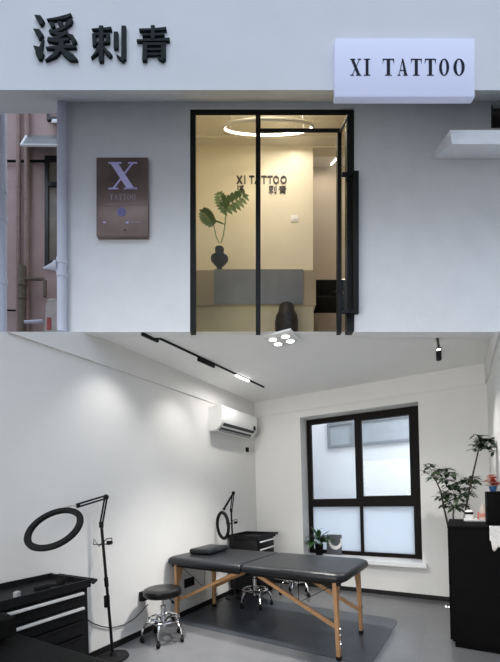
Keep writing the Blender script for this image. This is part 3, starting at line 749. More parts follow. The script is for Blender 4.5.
MB().box(-hw, hw, 0, .012, .0, hh, 0, 2, lean).build('board', M['card'], t, None)
P2 = []
cx0, cz0 = .02, hh - .14
for i in range(13):
    a = math.radians(160 + 220 * i / 12); P2.append((cx0 + .10 * math.cos(a), cz0 + .115 * math.sin(a) + .04))
for i in range(13):
    a = math.radians(20 - 220 * i / 12); P2.append((cx0 + .075 * math.cos(a), cz0 + .085 * math.sin(a) + .063))
mb = MB(); nP = len(P2)
for i in range(12):
    a0, a1 = P2[i], P2[i + 1]; b0, b1 = P2[nP - 1 - i], P2[nP - 2 - i]
    mb.prism([a0, a1, b1, b0], 'Y', -.0015, -.0002)
for v in mb.bm.verts: v.co = lean @ v.co
mb.build('crescent', M['white'], t, None)

# ================================================================ STREET FRONT (across, depth, up frame Mf)
D = 3.02; DF = 2.45; TH = .11
def fbox(mb, xa, xb, ya, yb, d0, d1, dd=None):   # picture edges read at depth dd on the front
    dd = dd or d0
    return mb.box(fx(xa, dd), fx(xb, dd), d0, d1, fz(yb, dd), fz(ya, dd))
mb = MB()
ZS = fz(102, D)      # underside of the fascia
zb0 = fz(332, D)
mb.box(fx(66, D), fx(190, D), D, D + TH, zb0, ZS + .02)
mb.box(fx(353.5, D), 3.1, D, D + TH, zb0, fz(128, D))
mb.box(fx(353.5, D), fx(491, D), D, D + TH, fz(128, D), ZS + .02)
mb.box(fx(190, D), fx(353.5, D), D, D + .02, fz(108, D), ZS + .02)
mb.box(fx(540, D), 3.1, D, D + TH, fz(128, D), ZS + .02)
struct('wall_facade', mb, M['front'], Mf)
prof = [(DF, fz(90, DF)), (DF, fz(-75, DF)), (D + TH, fz(-75, DF)), (D + TH, ZS + .02), (D, ZS)]
mb = MB().prism(prof, 'X', -3.4, 3.3)
struct('trim_5', mb, M['fascia'], Mf)
# small window beyond the right end, over the ledge
wn = bpy.data.objects.new('window_3', None); COL.objects.link(wn); wn.matrix_world = Mf; tag(wn, kind='structure')
MB().box(fx(491, D), fx(495, D), D + .03, D + .08, fz(128, D), ZS + .02).box(fx(495, D), fx(540, D), D + .03, D + .08, fz(110, D), fz(108, D)).build('window_frame', mat('old brown frame', (.10, .07, .065), .6, var=.2), wn, None)
MB().box(fx(495, D), fx(540, D), D + .06, D + .07, fz(128, D), ZS + .02).build('pane', M['darkwin'], wn, None)
# ledge
DL = 2.55
zt_, zm_, = fz(130, DL), fz(144, DL)
mb = MB()
zw_ = fz(159, D)
mb.hull([(fx(432, D), D, zw_), (fx(452, DL), DL, zm_), (2.9, DL, zm_), (2.9, D, zw_)], [(fx(434, D), D, zw_ + .06), (fx(450, DL), DL, zt_), (2.9, DL, zt_), (2.9, D, zw_ + .06)])
for i in range(16):
    x = fx(451, DL) + i * .05 + random.uniform(0, .02)
    mb.ball((x, DL + .03 + random.uniform(0, .05), zt_ + .002), random.uniform(.018, .035), (1.4, 1, .35), 8)
o = mb.build('trim_6', M['stonewhite'], None, .6); o.matrix_world = Mf; o['kind'] = 'structure'

# ---------------------------------------------------------------- glyph strokes
def stroke_polys(pts):
    out = []; n = len(pts); L = []; Rr = []
    for i, (x, y, w_) in enumerate(pts):
        a_ = pts[max(i - 1, 0)]; b_ = pts[min(i + 1, n - 1)]
        dx, dy = b_[0] - a_[0], b_[1] - a_[1]; l = math.hypot(dx, dy) or 1
        nx, ny = -dy / l, dx / l
        L.append((x + nx * w_ / 2, y + ny * w_ / 2)); Rr.append((x - nx * w_ / 2, y - ny * w_ / 2))
    for i in range(n - 1): out.append([L[i], L[i + 1], Rr[i + 1], Rr[i]])
    return out
XI = [  # the character for stream, traced in a 300 x 300 box
    [(10, 12, 4), (35, 25, 34), (52, 50, 38), (50, 70, 14)], [(2, 98, 4), (28, 112, 34), (46, 138, 40), (36, 158, 14)],
    [(2, 205, 6), (30, 225, 40), (42, 255, 52), (42, 288, 22)], [(44, 235, 26), (54, 195, 14), (64, 158, 3)],
    [(88, 38, 8), (150, 32, 16), (210, 20, 22), (246, 4, 16)],
    [(104, 58, 8), (122, 68, 32), (132, 84, 20)], [(160, 52, 10), (176, 66, 34), (184, 84, 14)], [(250, 34, 14), (232, 54, 30), (200, 86, 10)],
    [(208, 84, 16), (170, 100, 20), (112, 122, 16)], [(104, 106, 20), (150, 128, 18), (200, 132, 22)],
    [(222, 112, 18), (180, 138, 22), (112, 172, 20)], [(92, 160, 26), (150, 172, 22), (230, 160, 16)], [(212, 128, 8), (248, 146, 26), (266, 176, 30), (254, 192, 12)],
    [(82, 216, 10), (150, 214, 20), (240, 206, 22), (278, 212, 6)],
    [(186, 176, 30), (170, 220, 32), (138, 262, 26), (76, 296, 4)], [(170, 214, 10), (204, 248, 34), (246, 276, 44), (284, 292, 10)]]
CI = [  # the character for thorn
    [(8, 26, 5), (100, 24, 16), (150, 20, 20)], [(75, 2, 30), (75, 250, 34)], [(22, 56, 24), (26, 140, 24)], [(124, 56, 24), (124, 118, 24)], [(22, 60, 14), (130, 58, 14)], [(26, 118, 14), (124, 114, 14)],
    [(66, 140, 26), (40, 190, 18), (2, 226, 4)], [(84, 140, 10), (118, 186, 24), (146, 212, 26)],
    [(182, 44, 30), (182, 160, 32)], [(238, 2, 32), (237, 236, 34)], [(240, 240, 26), (206, 224, 14), (184, 204, 4)]]
QI = [  # the character for blue green
    [(118, 0, 28), (118, 98, 28)], [(18, 30, 14), (120, 29, 14), (216, 22, 22)], [(40, 66, 14), (120, 65, 14), (200, 60, 20)], [(0, 106, 14), (120, 104, 14), (240, 98, 22)],
    [(60, 124, 32), (58, 250, 34)], [(60, 134, 18), (200, 132, 18)], [(196, 124, 32), (194, 240, 34)], [(66, 170, 14), (190, 169, 14)], [(66, 204, 14), (190, 203, 14)], [(196, 244, 22), (166, 234, 12), (150, 220, 3)]]
def character(name, strokes, bw, bh, x0, x1, y0, y1, d, th, m, label, cat='sign'):
    # picture box (x0..x1, y0..y1) read at depth d, standing off its wall by th
    ox, oz = fx((x0 + x1) / 2, d), fz(y1, d)
    mb = MB(); k = 0
    for s_ in strokes:
        for q_ in stroke_polys(s_):
            P = [(fx(x0 + p[0] / bw * (x1 - x0), d) - ox, fz(y0 + p[1] / bh * (y1 - y0), d) - oz) for p in q_]
            mb.prism(P, 'Y', .0002 * (k % 7), th); k += 1
    o = mb.build(name, m, None, None); o.matrix_world = Mf @ Matrix.Translation((ox, d, oz))
    return tag(o, label, cat, 'raised characters on the fascia' if d < 3.2 else 'raised lettering on the shop wall')
dc = DF - .02
character('sign_character', XI, 290, 300, 33, 78, 13, 60.5, dc, .018, M['char'], 'largest and leftmost dark Chinese character on the white fascia')
character('sign_character', CI, 256, 252, 90.5, 126, 25, 61, dc, .018, M['char'], 'middle dark Chinese character on the white fascia')
character('sign_character', QI, 244, 254, 136.5, 170, 25, 60.5, dc, .018, M['char'], 'rightmost of the dark Chinese characters on the white fascia')

def serif(ch):
    r = lambda a, b, c, d: [(a, c), (b, c), (b, d), (a, d)]
    if ch == 'T': return [r(.36, .64, 0, 1), r(0, 1, .94, 1), [(0, .94), (0, .70), (.1, .94)], [(1, .94), (.9, .94), (1, .70)], r(.2, .8, 0, .05)]
    if ch == 'I': return [r(.28, .72, 0, 1), r(0, 1, 0, .05), r(0, 1, .95, 1)]
    if ch == 'X': return [[(.05, 1), (.31, 1), (.92, 0), (.66, 0)], [(.12, 0), (.19, 0), (.90, 1), (.83, 1)], r(0, .46, .95, 1), r(.68, 1, .95, 1), r(0, .34, 0, .05), r(.54, 1, 0, .05)]
    if ch == 'A': return [[(.08, 0), (.15, 0), (.54, 1), (.46, 1)], [(.42, 1), (.56, 1), (.95, 0), (.67, 0)], r(.2, .74, .28, .33), r(0, .28, 0, .05), r(.56, 1, 0, .05)]
    if ch == 'O':
        o_ = []
        for i in range(28):
            a, b = 2 * PI * i / 28, 2 * PI * (i + 1) / 28
            o_.append([(.5 + .5 * math.cos(a), .5 + .51 * math.sin(a)), (.5 + .5 * math.cos(b), .5 + .51 * math.sin(b)), (.5 + .23 * math.cos(b), .5 + .46 * math.sin(b)), (.5 + .23 * math.cos(a), .5 + .46 * math.sin(a))])
        return o_
def sans(ch, w_=.2):
    r = lambda a, b, c, d: [(a, c), (b, c), (b, d), (a, d)]
    if ch == 'T': return [r(.5 - w_ / 2, .5 + w_ / 2, 0, 1), r(0, 1, .85, 1)]
    if ch == 'I': return [r(.2, .8, 0, 1)]
    if ch == 'X': return [[(0, 1), (w_ * 1.2, 1), (1, 0), (1 - w_ * 1.2, 0)], [(0, 0), (w_ * 1.2, 0), (1, 1), (1 - w_ * 1.2, 1)]]
    if ch == 'A': return [[(0, 0), (w_, 0), (.5 + w_ / 2, 1), (.5 - w_ / 2, 1)], [(1, 0), (1 - w_, 0), (.5 - w_ / 2, 1), (.5 + w_ / 2, 1)], r(.2, .8, .25, .38)]
    if ch == 'O':
        o_ = []
        for i in range(24):
            a, b = 2 * PI * i / 24, 2 * PI * (i + 1) / 24
            o_.append([(.5 + .5 * math.cos(a), .5 + .5 * math.sin(a)), (.5 + .5 * math.cos(b), .5 + .5 * math.sin(b)), (.5 + .31 * math.cos(b), .5 + .33 * math.sin(b)), (.5 + .31 * math.cos(a), .5 + .33 * math.sin(a))])
        return o_
def glyph(polys, x0, x1, y0, y1, d, off, th):
    mb = MB(); k = 0
    for P in polys:
        mb.prism([(fx(x0 + p[0] * (x1 - x0), d) - off[0], fz(y1 - p[1] * (y1 - y0), d) - off[2]) for p in P], 'Y', d - off[1] + .00015 * (k % 5), d - off[1] + th); k += 1
    return mb

# ---------------------------------------------------------------- light box sign
DS = DF - .045
off = (fx(405, DS), DS, fz(97, DS))
t = thing('sign_box', 'lavender white light box sign reading XI TATTOO above the door', 'sign', off, 0, None, Mf)
hwid = fx(475, DS) - off[0]
MB().box(fx(335, DS) - off[0], hwid, 0, DF - DS - .001, 0, fz(38, DS) - off[2], .006, 3).build('light_box', M['signbox'], t)
for ch, a, b in (('X', 350.3, 361.3), ('I', 364, 370.3), ('T', 382.8, 394.2), ('A', 397.8, 407.8), ('T', 411, 421.8), ('T', 425, 436), ('O', 439.3, 449.3), ('O', 453.6, 464.8)):
    glyph(serif(ch), a, b, 58.6, 75.3, DS - .0025, off, .0023).build('letter', M['navy'], t, None)

# ---------------------------------------------------------------- plaque beside the door
DP = 2.975
off = (fx(122, DP), DP, fz(236, DP))
t = thing('wall_plaque', 'bronze brown wall plaque with a lavender X left of the door', 'sign', off, 0, None, Mf)
MB().box(fx(96.3, DP) - off[0], fx(147.8, DP) - off[0], 0, D - DP - .001, 0, fz(157.3, DP) - off[2], .003, 2).build('panel', M['plaque'], t)
de = DP - .003
glyph(serif('X'), 108.3, 137, 162, 189, de, off, .0028).build('large_letter', M['lav'], t, None)
x = 109.5
for ch, wd in zip('TATTOO', (3.9, 4.0, 3.9, 3.9, 4.0, 4.0)):
    glyph(serif(ch), x, x + wd - .2, 194, 199.6, de, off, .0028).build('letter', M['plgrey'], t, None); x += wd + .5
glyph([[(0, 0), (1, 0), (1, 1), (0, 1)]], 104, 144, 204, 204.5, de, off, .0028).build('rule', M['plgrey'], t, None)
em = MB(); cx_, cz_ = fx(121.3, de) - off[0], fz(211.8, de) - off[2]
for i in range(8):
    a = PI / 4 * i
    em.prism([(cx_ + .036 * math.cos(a + q_) * s_, cz_ + .036 * math.sin(a + q_) * s_) for q_, s_ in ((-.3, .55), (-.25, 1), (.25, 1), (.3, .55))], 'Y', -.003, -.0002)
em.prism([(cx_ + .011 * math.cos(PI / 6 * i), cz_ + .011 * math.sin(PI / 6 * i)) for i in range(12)], 'Y', -.003, -.0002)
em.build('emblem', M['blue'], t, None)
mk = glyph([[(0, 0), (1, 0), (1, 1), (0, 1)]], 103, 105.6, 221.6, 223, de, off, .0028); mk.build('small_mark', M['lav'], t, None)
glyph([[(0, 0), (1, 0), (1, 1)]], 125.3, 128.3, 220.6, 223.4, de, off, .0028).build('small_mark', M['lav'], t, None)
glyph([[(0, 0), (1, 0), (1, 1), (0, 1)]], 130.5, 141, 221.9, 222.7, de, off, .0028).build('small_mark', M['plgrey'], t, None)
MB().lathe([(.001, -.003), (.008, -.003), (.009, -.0002), (.001, -.0002)], n=12, M=Matrix.Translation((fx(125, de) - off[0], 0, fz(230, de) - off[2])) @ Matrix.Rotation(PI / 2, 4, 'X') @ Matrix.Rotation(PI, 4, 'X')).build('screw', M['bronze'], t)

# ---------------------------------------------------------------- shop front frame, panes and door
sw = bpy.data.objects.new('window_4', None); COL.objects.link(sw); sw.matrix_world = Mf; tag(sw, kind='structure')
g0, g1 = D + .012, D + .06
mb = MB()
mb.box(fx(190, D), fx(195.2, D), g0, g1, zb0, fz(108, D))
mb.box(fx(195.2, D), fx(353.5, D), g0, g0 + .018, fz(111.6, D), fz(107, D))
mb.box(fx(255.8, D), fx(260.6, D), g0, g1, zb0, fz(112.3, D))
mb.box(fx(346.8, D), fx(353.5, D), g0 - .03, g1, zb0, fz(112.3, D))
mb.box(fx(260.6, D), fx(341, D), g0 + .012, g0 + .026, fz(128.2, D), fz(125.4, D))
mb.build('window_frame', M['blackframe'], sw, None)
gy = D + .034
MB().box(fx(195.2, D), fx(255.8, D), gy, gy + .006, zb0, fz(112.3, D)).build('pane', M['glass'], sw, None)
MB().box(fx(260.6, D), fx(346.8, D), gy, gy + .006, fz(127, D), fz(112.3, D)).build('pane', M['glass'], sw, None)
dr = bpy.data.objects.new('door_1', None); COL.objects.link(dr); dr.matrix_world = Mf; tag(dr, kind='structure')
xh = fx(338, D); xj = fx(342, D)
MB().box(xh, xj, g0, g1, zb0, fz(130.3, D)).build('door_stile', M['blackframe'], dr, None)
# return of the leaf standing outwards at the jamb, with its glass and the long pull
MB().hull([(xj - .02, D + .012, fz(131.5, D)), (xj, D + .012, fz(131.5, D)), (fx(348.5, DF), DF + .02, fz(116, DF)), (fx(347, DF), DF + .02, fz(116, DF))],
          [(xj - .02, D + .012, fz(129, D)), (xj, D + .012, fz(129, D)), (fx(348.5, DF), DF + .02, fz(113.6, DF)), (fx(347, DF), DF + .02, fz(113.6, DF))]).build('door_rail', M['blackframe'], dr, None)
MB().hull([(xj - .002, D + .02, zb0), (xj + .003, D + .02, zb0), (fx(347.4, D), D - .01, zb0), (fx(346.8, D), D - .01, zb0)],
          [(xj - .002, D + .02, fz(130, D)), (xj + .003, D + .02, fz(130, D)), (fx(347.4, D), D - .01, fz(118, D)), (fx(346.8, D), D - .01, fz(118, D))]).build('pane', M['glass'], dr, None)
dh = D - .07
hd = MB().box(fx(353, dh), fx(358.4, dh), dh - .015, dh + .015, fz(314, dh), fz(172, dh), .003).build('door_handle', M['blackframe'], dr)
MB().box(fx(342, dh), fx(354, dh), dh - .01, dh + .01, fz(176, dh), fz(173, dh)).box(fx(342, dh), fx(354, dh), dh - .01, dh + .01, fz(313.5, dh), fz(310.5, dh)).box(fx(347.5, dh), fx(351, dh), dh - .01, D - .019, fz(176, dh), fz(173, dh)).box(fx(347.5, dh), fx(351, dh), dh - .01, D - .019, fz(313.5, dh), fz(310.5, dh)).build('handle_bracket', M['blackframe'], hd, None)

# ---------------------------------------------------------------- inside the shop
DB = 4.4
zc = fz(143, DB); zf = 1.485
SX0, SX1 = -1.05, 1.75
xo = fx(313, DB)
struct('wall_shop_back', MB().box(SX0, xo, DB, DB + .12, zf, zc).box(xo, SX1, DB, DB + .12, fz(147.5, DB), zc), M['cream'], Mf)
struct('wall_shop_left', MB().box(SX0 - .1, SX0, D + TH, DB + .12, zf, zc), M['cream'], Mf)
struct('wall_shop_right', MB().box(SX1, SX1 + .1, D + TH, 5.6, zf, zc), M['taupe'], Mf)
struct('wall_shop_front', MB().box(SX0, SX1, D + TH, D + TH + .02, fz(104, D + TH), zc), M['cream'], Mf)
struct('ceiling_shop', MB().box(SX0 - .1, SX1 + .1, D + TH, DB + .12, zc, zc + .08), M['creamceil'], Mf)
struct('trim_7', MB().box(SX0, SX1, DB - .10, DB, zc - .03, zc), M['creamceil'], Mf)
# rear room seen through the doorway, its floor a step higher
DR = 5.4
zrc = fz(167, DR) ; zrf = fz(313, 4.53)
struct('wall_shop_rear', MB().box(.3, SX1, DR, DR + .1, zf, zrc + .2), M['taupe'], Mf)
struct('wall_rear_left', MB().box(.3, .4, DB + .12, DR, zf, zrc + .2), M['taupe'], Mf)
struct('ceiling_rear', MB().box(.3, SX1, DB + .12, DR, zrc, zrc + .08), M['creamceil'], Mf)
struct('floor_rear', MB().box(.4, SX1, DB + .13, DR, zf, zrf), M['raised'], Mf)
area_light('shop_light', Mf @ Vector((.2, 3.65, zc - .1)), Mf @ Vector((.2, 3.75, 0)), 13.5, 1.5, .4, (1, .90, .76))
area_light('rear_light', Mf @ Vector((1.1, 4.95, zrc - .05)), Mf @ Vector((1.1, 4.95, 0)), 4.5, .4, .3, (1, .90, .78))
spot_light('shop_spot', Mf @ Vector((fx(275, 4.1), 4.1, fz(125, 4.1))), Mf @ Vector((fx(275, DB), DB, fz(190, DB))), 3, 80, 1.0, (1, .88, .7), .03)
p0_, p1_ = (fx(331, 5.36), 5.36), (fx(338, 5.24), 5.24)
o = MB().hull([(p0_[0] - .008, p0_[1], zrc - .012), (p0_[0] + .008, p0_[1], zrc - .012), (p1_[0] + .008, p1_[1], zrc - .012), (p1_[0] - .008, p1_[1], zrc - .012)], [(p0_[0] - .008, p0_[1], zrc - .001), (p0_[0] + .008, p0_[1], zrc - .001), (p1_[0] + .008, p1_[1], zrc - .001), (p1_[0] - .008, p1_[1], zrc - .001)]).build('strip_light', M['lampsoft'], None, None)
o.matrix_world = Mf; tag(o, 'thin glowing strip light on the ceiling beyond the shop doorway', 'strip light')
o = MB().lathe([(.001, -.03), (.035, -.028), (.042, -.012), (.042, 0), (.001, 0)], n=20).build('smoke_detector', M['white']); o.matrix_world = Mf @ Matrix.Translation((fx(317.5, 4.68), 4.68, zrc - .0005))
tag(o, 'round white smoke detector on the ceiling beyond the shop doorway', 'smoke detector')
# ring pendant
cz = Vector((fx(268, 3.75), 3.75, fz(128, 3.75)))
t = thing('ring_pendant', 'large glowing ring pendant lamp hanging inside the shop', 'pendant lamp', cz, 0, None, Mf)
vd = Vector((0, 3.75, cz.z)).normalized(); pu = Vector((0, -vd.z, vd.y))
A_ = .466; k = .125
e2 = (vd * math.sqrt(1 - k * k) + pu * -k)
ringpts = [Vector((1, 0, 0)) * A_ * math.cos(2 * PI * i / 60) + e2 * A_ * math.sin(2 * PI * i / 60) for i in range(60)]
nrm = Vector((1, 0, 0)).cross(e2).normalized()
if nrm.z < 0: nrm = -nrm
rg = MB().tube(ringpts, .014, 8, True).build('ring_frame', M['alu'], t)
MB().tube([p * .972 for p in ringpts], .010, 8, True).build('glowing_ring', mat('ring glow', (1, 1, 1), .4, emit=(1, .93, .80), estr=7.0, var=.01), rg)
for i in (5, 25, 45):
    p = ringpts[i]; MB().tube([p, Vector((p.x * .9, p.y * .9, zc - cz.z - .002))], .0025, 5).build('hanging_cable', M['alu'], t)
# counter
DC = 3.72
off = (fx(256, DC), DC, zf)
t = thing('reception_counter', 'tan reception counter with a blue grey stone front panel', 'counter', off, 0, None, Mf)
X = lambda x, d=DC: fx(x, d) - off[0]
Z = lambda y, d=DC: fz(y, d) - off[2]
MB().box(X(180), X(316), 0, .42, Z(305), Z(270), .003).build('upper_box', M['tan'], t)
MB().box(X(180), X(314), .03, .40, 0, Z(305)).build('base', M['tanlow'], t, None)
MB().box(X(214), X(303), -.02, -.0005, Z(305) + .002, Z(270.3), .002).build('stone_panel', M['stone'], t)
# stem vessel on the counter
dv = 3.86
off = (fx(219.5, dv), dv, fz(270, DC) + .0005)
t = thing('bronze_vase', 'dark flared antique vase holding two green leaves on the counter', 'vase', off, 0, None, Mf)
s_ = dv / FP
pf = [(.001, 0), (5.2, 0), (5, 2), (3.2, 7), (2.6, 11), (4.2, 12), (8.6, 17), (8.8, 19), (7.6, 18.6), (4.5, 17), (3.6, 19), (3.4, 24), (4.4, 25), (4.6, 28), (3.4, 29), (3.0, 27.5), (.001, 27)]
MB().lathe([(r * s_, z * s_ * 1.05) for r, z in pf], n=24).build('vase_body', M['bronze'], t)
vx = lambda x, y, yy=0: (fx(x, dv) - off[0], yy, fz(y, dv) - off[2])
MB().tube([vx(219, 243), vx(216, 236), vx(214, 226)], .006, 6).build('stem', M['leaf2'], t)
MB().tube([vx(221, 243), vx(223.5, 235), vx(225, 224), vx(226, 214)], .006, 6).build('stem', M['leaf2'], t)
def lobed(tip, base, L, Wd, droop):
    mb = MB(); b_ = Vector(base); e_ = Vector(tip); d_ = (e_ - b_); nn_ = 7
    mb.tube([b_, b_ + d_ * .5, e_], [.006, .004, .002], 5)
    sd = Vector((-d_.z, 0, d_.x)).normalized()
    for i in range(nn_):
        f_ = i / (nn_ - 1); c = b_ + d_ * (f_ * .9)
        wd = 1.25 * Wd * (.55 + .45 * math.sin(PI * (f_ * .8 + .15)))
        for s2 in (-1, 1):
            mb.leaf(c, sd * s2 * 1.0 + d_.normalized() * .55 + Vector((0, -.35, -.1 * droop)), (0, -1, 0), wd, wd * .42, droop * .3, 4)
    mb.leaf(b_ + d_ * .85, d_, (0, -1, 0), Wd * .8, Wd * .4, droop * .3, 4)
    return mb
lobed(vx(246, 199, -.05), vx(221, 212, -.02), .3, .105, .9).build('leaf', M['leaf2'], t, 1.2, False)
lobed(vx(203, 216, -.06), vx(214, 225, 0), .2, .085, .8).build('leaf', M['leaf2'], t, 1.2, False)
mbx = MB().leaf(vx(213, 222, -.02), (1, 0, -.25), (0, 0, 1), .14, .03, .1, 5); mbx.build('leaf', M['leaf2'], t, 1.2, False)
lobed(vx(219, 197, -.05), vx(226, 214, -.02), .2, .075, .8).build('leaf', M['leaf2'], t, 1.2, False)
# dark floor vase
dq = 3.55
off = (fx(286.5, dq), dq, 1.475)
t = thing('floor_vase', 'dark knobbly floor vase standing in front of the reception counter', 'vase', off, 0, None, Mf)
s_ = dq / FP; hq = fz(305, dq) - off[2]
MB().lathe([(.001, 0), (9.5 * s_, 0), (11.5 * s_, hq * .35), (11.6 * s_, hq * .55), (10.5 * s_, hq * .72), (8.2 * s_, hq * .82), (7.6 * s_, hq * .93), (6.5 * s_, hq), (5 * s_, hq), (5 * s_, hq * .95), (.001, hq * .94)], n=26).build('vase_body', M['bronze'], t)
# sofa in the rear room
ds = 4.60
off = (fx(330, ds), ds, zrf + .0005)
t = thing('sofa', 'black sofa seen through the doorway at the back of the shop', 'sofa', off, 0, None, Mf)
MB().box(fx(314, ds) - off[0], fx(352, ds) - off[0], 0, .30, .03, .26, .02, 3).build('seat', M['darkleather'], t)
MB().box(fx(314, ds) - off[0], fx(352, ds) - off[0], .30, .42, .03, fz(279, ds + .3) - off[2], .02, 3).build('backrest', M['darkleather'], t)
MB().box(fx(313.5, ds) - off[0], fx(320, ds) - off[0],   .02, .42, .03, fz(279, ds) - off[2], .015, 3).build('armrest', M['darkleather'], t)
for x in (316, 348): MB().box(fx(x, ds) - off[0], fx(x, ds) - off[0] + .03, .05, .08, 0, .03).build('leg', M['black'], t, None)
o = MB().ball((0, 0, 0), .085, (1, .7, 1), 16).build('round_cushion', M['darkleather']); o.matrix_world = Mf @ Matrix.Translation((fx(338, ds + .2), ds + .2, zrf + .27 + .087)); tag(o, 'round black cushion on the sofa at the back of the shop', 'cushion')
# wall lettering
dw = DB - .012
names = {0: 'X', 1: 'I', 2: 'first T', 3: 'A', 4: 'second T', 5: 'third T', 6: 'first O', 7: 'last O'}
for i, (ch, a, b) in enumerate((('X', 236.6, 242.4), ('I', 243.9, 245.8), ('T', 249.2, 254.4), ('A', 254.6, 260.6), ('T', 261.2, 266.8), ('T', 267.4, 272.8), ('O', 273.0, 279.2), ('O', 280.4, 286.8))):
    off = (fx((a + b) / 2, dw), dw, fz(183.3, dw))
    o = glyph(sans(ch), a, b, 175.4, 183.3, dw, off, .0115).build('wall_letter', M['bronze'], None, None)
    o.matrix_world = Mf @ Matrix.Translation(off)
    tag(o, 'dark letter %s of the wall lettering inside the shop' % names[i], 'letter', 'raised lettering on the shop wall')
character('wall_character', XI, 290, 300, 237, 244.6, 185, 193.4, dw, .0115, M['bronze'], 'small dark Chinese character under the X on the shop wall', 'letter')
character('wall_character', CI, 256, 252, 268.8, 276.6, 185.2, 193.4, dw, .0115, M['bronze'], 'small dark Chinese character under the third T on the shop wall', 'letter')
character('wall_character', QI, 244, 254, 278.6, 286.6, 185.2, 193.4, dw, .0115, M['bronze'], 'small dark Chinese character under the last O on the shop wall', 'letter')
o = MB().box(-.045, .045, 0, .009, -.04, .04, .002).box(-.012, .012, -.003, 0, -.02, .02).build('light_switch', M['white']); o.matrix_world = Mf @ Matrix.Translation((fx(294.5, DB), DB - .0095, fz(218.8, DB))); tag(o, 'pale light switch on the cream shop wall', 'switch')

# ---------------------------------------------------------------- left alley: pipes and the neighbouring house
def pipe(name, label, x, r, d, y0, y1, m, joints=()):
    off = (fx(x, d), d, fz(y1, d))
    t = thing(name, label, 'pipe', off, 0, None, Mf)
    MB().tube([(0, 0, 0), (0, 0, fz(y0, d) - off[2])], r, 16).build('pipe_run', m, t)
    for j in joints: MB().tube([(0, 0, fz(j + 3, d) - off[2]), (0, 0, fz(j - 3, d) - off[2])], r * 1.14, 16).build('pipe_joint', m, t)
    return t
t = pipe('drainpipe', 'pale drainpipe on the left corner of the white shop wall', 62, .037, D - .048, 101, 332, M['pipewhite'], (262, 275))
# the outlet funnel on the drainpipe
zq = fz(267, D - .02) - fz(332, D - .02)
MB().tube([(-.03, 0, zq), (-.05, 0, zq), (-.07, 0, zq - .002), (-.155, 0, zq - .015)], [.045, .045, .03, .004], 14).build('funnel', M['pipewhite'], t)
pipe('drainpipe', 'pale drainpipe at the left picture edge before the brown house', 2.2, .036, 3.18, 98, 345, M['pipewhite'], (103, 190, 219, 282))
DN = 4.2
hb = bpy.data.objects.new('neighbour_house', None); COL.objects.link(hb)
hx0, hx1 = -5.0, -1.95
off = Vector((fx(30, DN), DN, -EYE - .02))
hb.matrix_world = Mf @ Matrix.Translation(off)
tag(hb, 'red brown rendered house across the alley at the left edge', 'house')
hX = lambda x, d=DN: fx(x, d) - off.x
hZ = lambda y, d=DN: fz(y, d) - off.z
MB().box(hx0 - off.x, hx1 - off.x, 0, 1.2, 0.0, 7.2).build('wall', M['brick'], hb, None)
fr = MB().box(hX(46), hX(49.5), -.03, 0, hZ(268), hZ(158)).box(hX(49.5), hX(75), -.03, 0, hZ(163), hZ(158)).box(hX(49.5), hX(75), -.03, 0, hZ(188), hZ(184)).box(hX(49.5), hX(75), -.03, 0, hZ(268), hZ(262)).build('window', M['darkwin'], hb, None)
MB().box(hX(49.5), hX(75), -.012, -.002, hZ(262), hZ(163)).build('pane', mat('yellowed pane', (.20, .17, .13), .3, var=.25, vscale=5), fr, None)
fr = MB().box(hX(48), hX(50), -.03, 0, hZ(122), hZ(95)).box(hX(50), hX(75), -.03, 0, hZ(122), hZ(119)).build('window', M['darkwin'], hb, None)
MB().box(hX(50), hX(75), -.015, -.002, hZ(119), hZ(95)).build('pane', mat('brown lattice', (.22, .15, .14), .6, var=.4, vscale=30), fr, None)
MB().hull([(hX(51, 4.0), -.2, hZ(122.5, 4.0)), (hX(75, 4.0), -.2, hZ(122.5, 4.0)), (hX(75), 0, hZ(121)), (hX(52), 0, hZ(121))], [(hX(52, 4.0), -.2, hZ(119.5, 4.0)), (hX(75, 4.0), -.2, hZ(119.5, 4.0)), (hX(75), 0, hZ(119)), (hX(53), 0, hZ(119))]).build('sill', M['stonewhite'], hb, None)
da = 3.85; q0 = da - DN
aw = MB().hull([(hX(21, da), q0, hZ(146, da)), (hX(62, da), q0, hZ(146, da)), (hX(62), 0, hZ(137.5)), (hX(29), 0, hZ(137.5))], [(hX(21, da), q0, hZ(144.5, da)), (hX(62, da), q0, hZ(144.5, da)), (hX(64), 0, hZ(135.5)), (hX(28), 0, hZ(135.5))]).build('awning', M['awn'], hb, None)
MB().tube([(hX(28), -.01, hZ(135.5)), (hX(21, da), q0, hZ(145.2, da)), (hX(62, da), q0, hZ(145.6, da))], .012, 8).build('awning_edge', M['stonewhite'], aw)
MB().tube([(hX(5), -.03, hZ(163.5)), (hX(47), -.03, hZ(163.5))], .012, 8).build('cable_run', M['rubber'], hb)
MB().tube([(hX(-5), -.03, hZ(311)), (hX(22), -.03, hZ(312))], .010, 8).build('cable_run', M['rubber'], hb)
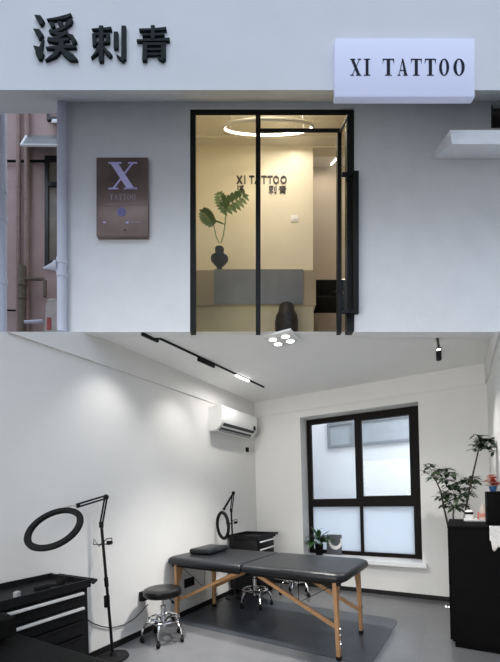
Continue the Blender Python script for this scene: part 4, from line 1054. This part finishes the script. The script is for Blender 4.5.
pipe('downpipe', 'brown downpipe on the red brown house, left of the pair', 18.5, .026, DN - .05, 88, 345, M['pipebrown'], (185,))
pipe('downpipe', 'brown downpipe on the red brown house, right of the pair', 27, .028, DN - .05, 88, 345, M['pipebrown'], (112, 198))
dg = DN - .09
off = (fx(24, dg), dg, fz(336, dg))
t = thing('gas_pipe', 'rusty jointed pipe with an elbow low on the red brown house', 'pipe', off, 0, None, Mf)
gX = lambda x: fx(x, dg) - off[0]
gZ = lambda y: fz(y, dg) - off[2]
MB().tube([(gX(22.5), 0, 0), (gX(22.5), 0, gZ(266))], .036, 12).build('riser', M['rust'], t)
MB().tube([(gX(24), 0, gZ(279)), (gX(43), 0, gZ(279)), (gX(45), 0, gZ(281)), (gX(45), 0, gZ(297))], .020, 10).build('branch_pipe', M['rust'], t)
for y in (285, 298): MB().tube([(gX(22.5), 0, gZ(y + 1.5)), (gX(22.5), 0, gZ(y - 1.5))], .045, 12).build('pipe_joint', M['rust'], t)
MB().tube([(gX(26), -.02, gZ(323)), (gX(44), -.02, gZ(322))], .02, 10).build('lower_pipe', M['pipewhite'], t)
db = 3.9
off = (fx(52, db), db, fz(336, db))
t = thing('sack', 'cream sack with red print standing in the alley by the drainpipe', 'sack', off, 0, None, Mf)
MB().hull([(fx(46, db) - off[0], -.03, 0), (fx(66, db) - off[0], -.03, 0), (fx(66, db) - off[0], .12, 0), (fx(46, db) - off[0], .12, 0)], [(fx(46.5, db) - off[0], -.01, fz(303, db) - off[2]), (fx(66, db) - off[0], -.01, fz(300, db) - off[2]), (fx(66, db) - off[0], .10, fz(300, db) - off[2]), (fx(47, db) - off[0], .10, fz(303, db) - off[2])]).build('sack_body', M['bag'], t, None)
MB().ball((fx(51, db) - off[0], .03, fz(300, db) - off[2]), .045, (1.3, .8, .6), 12).build('sack_top', M['bag'], t)
MB().box(fx(48.5, db) - off[0], fx(52.5, db) - off[0], -.034, -.026, fz(331, db) - off[2], fz(319, db) - off[2]).build('red_print', M['red'], t, None)
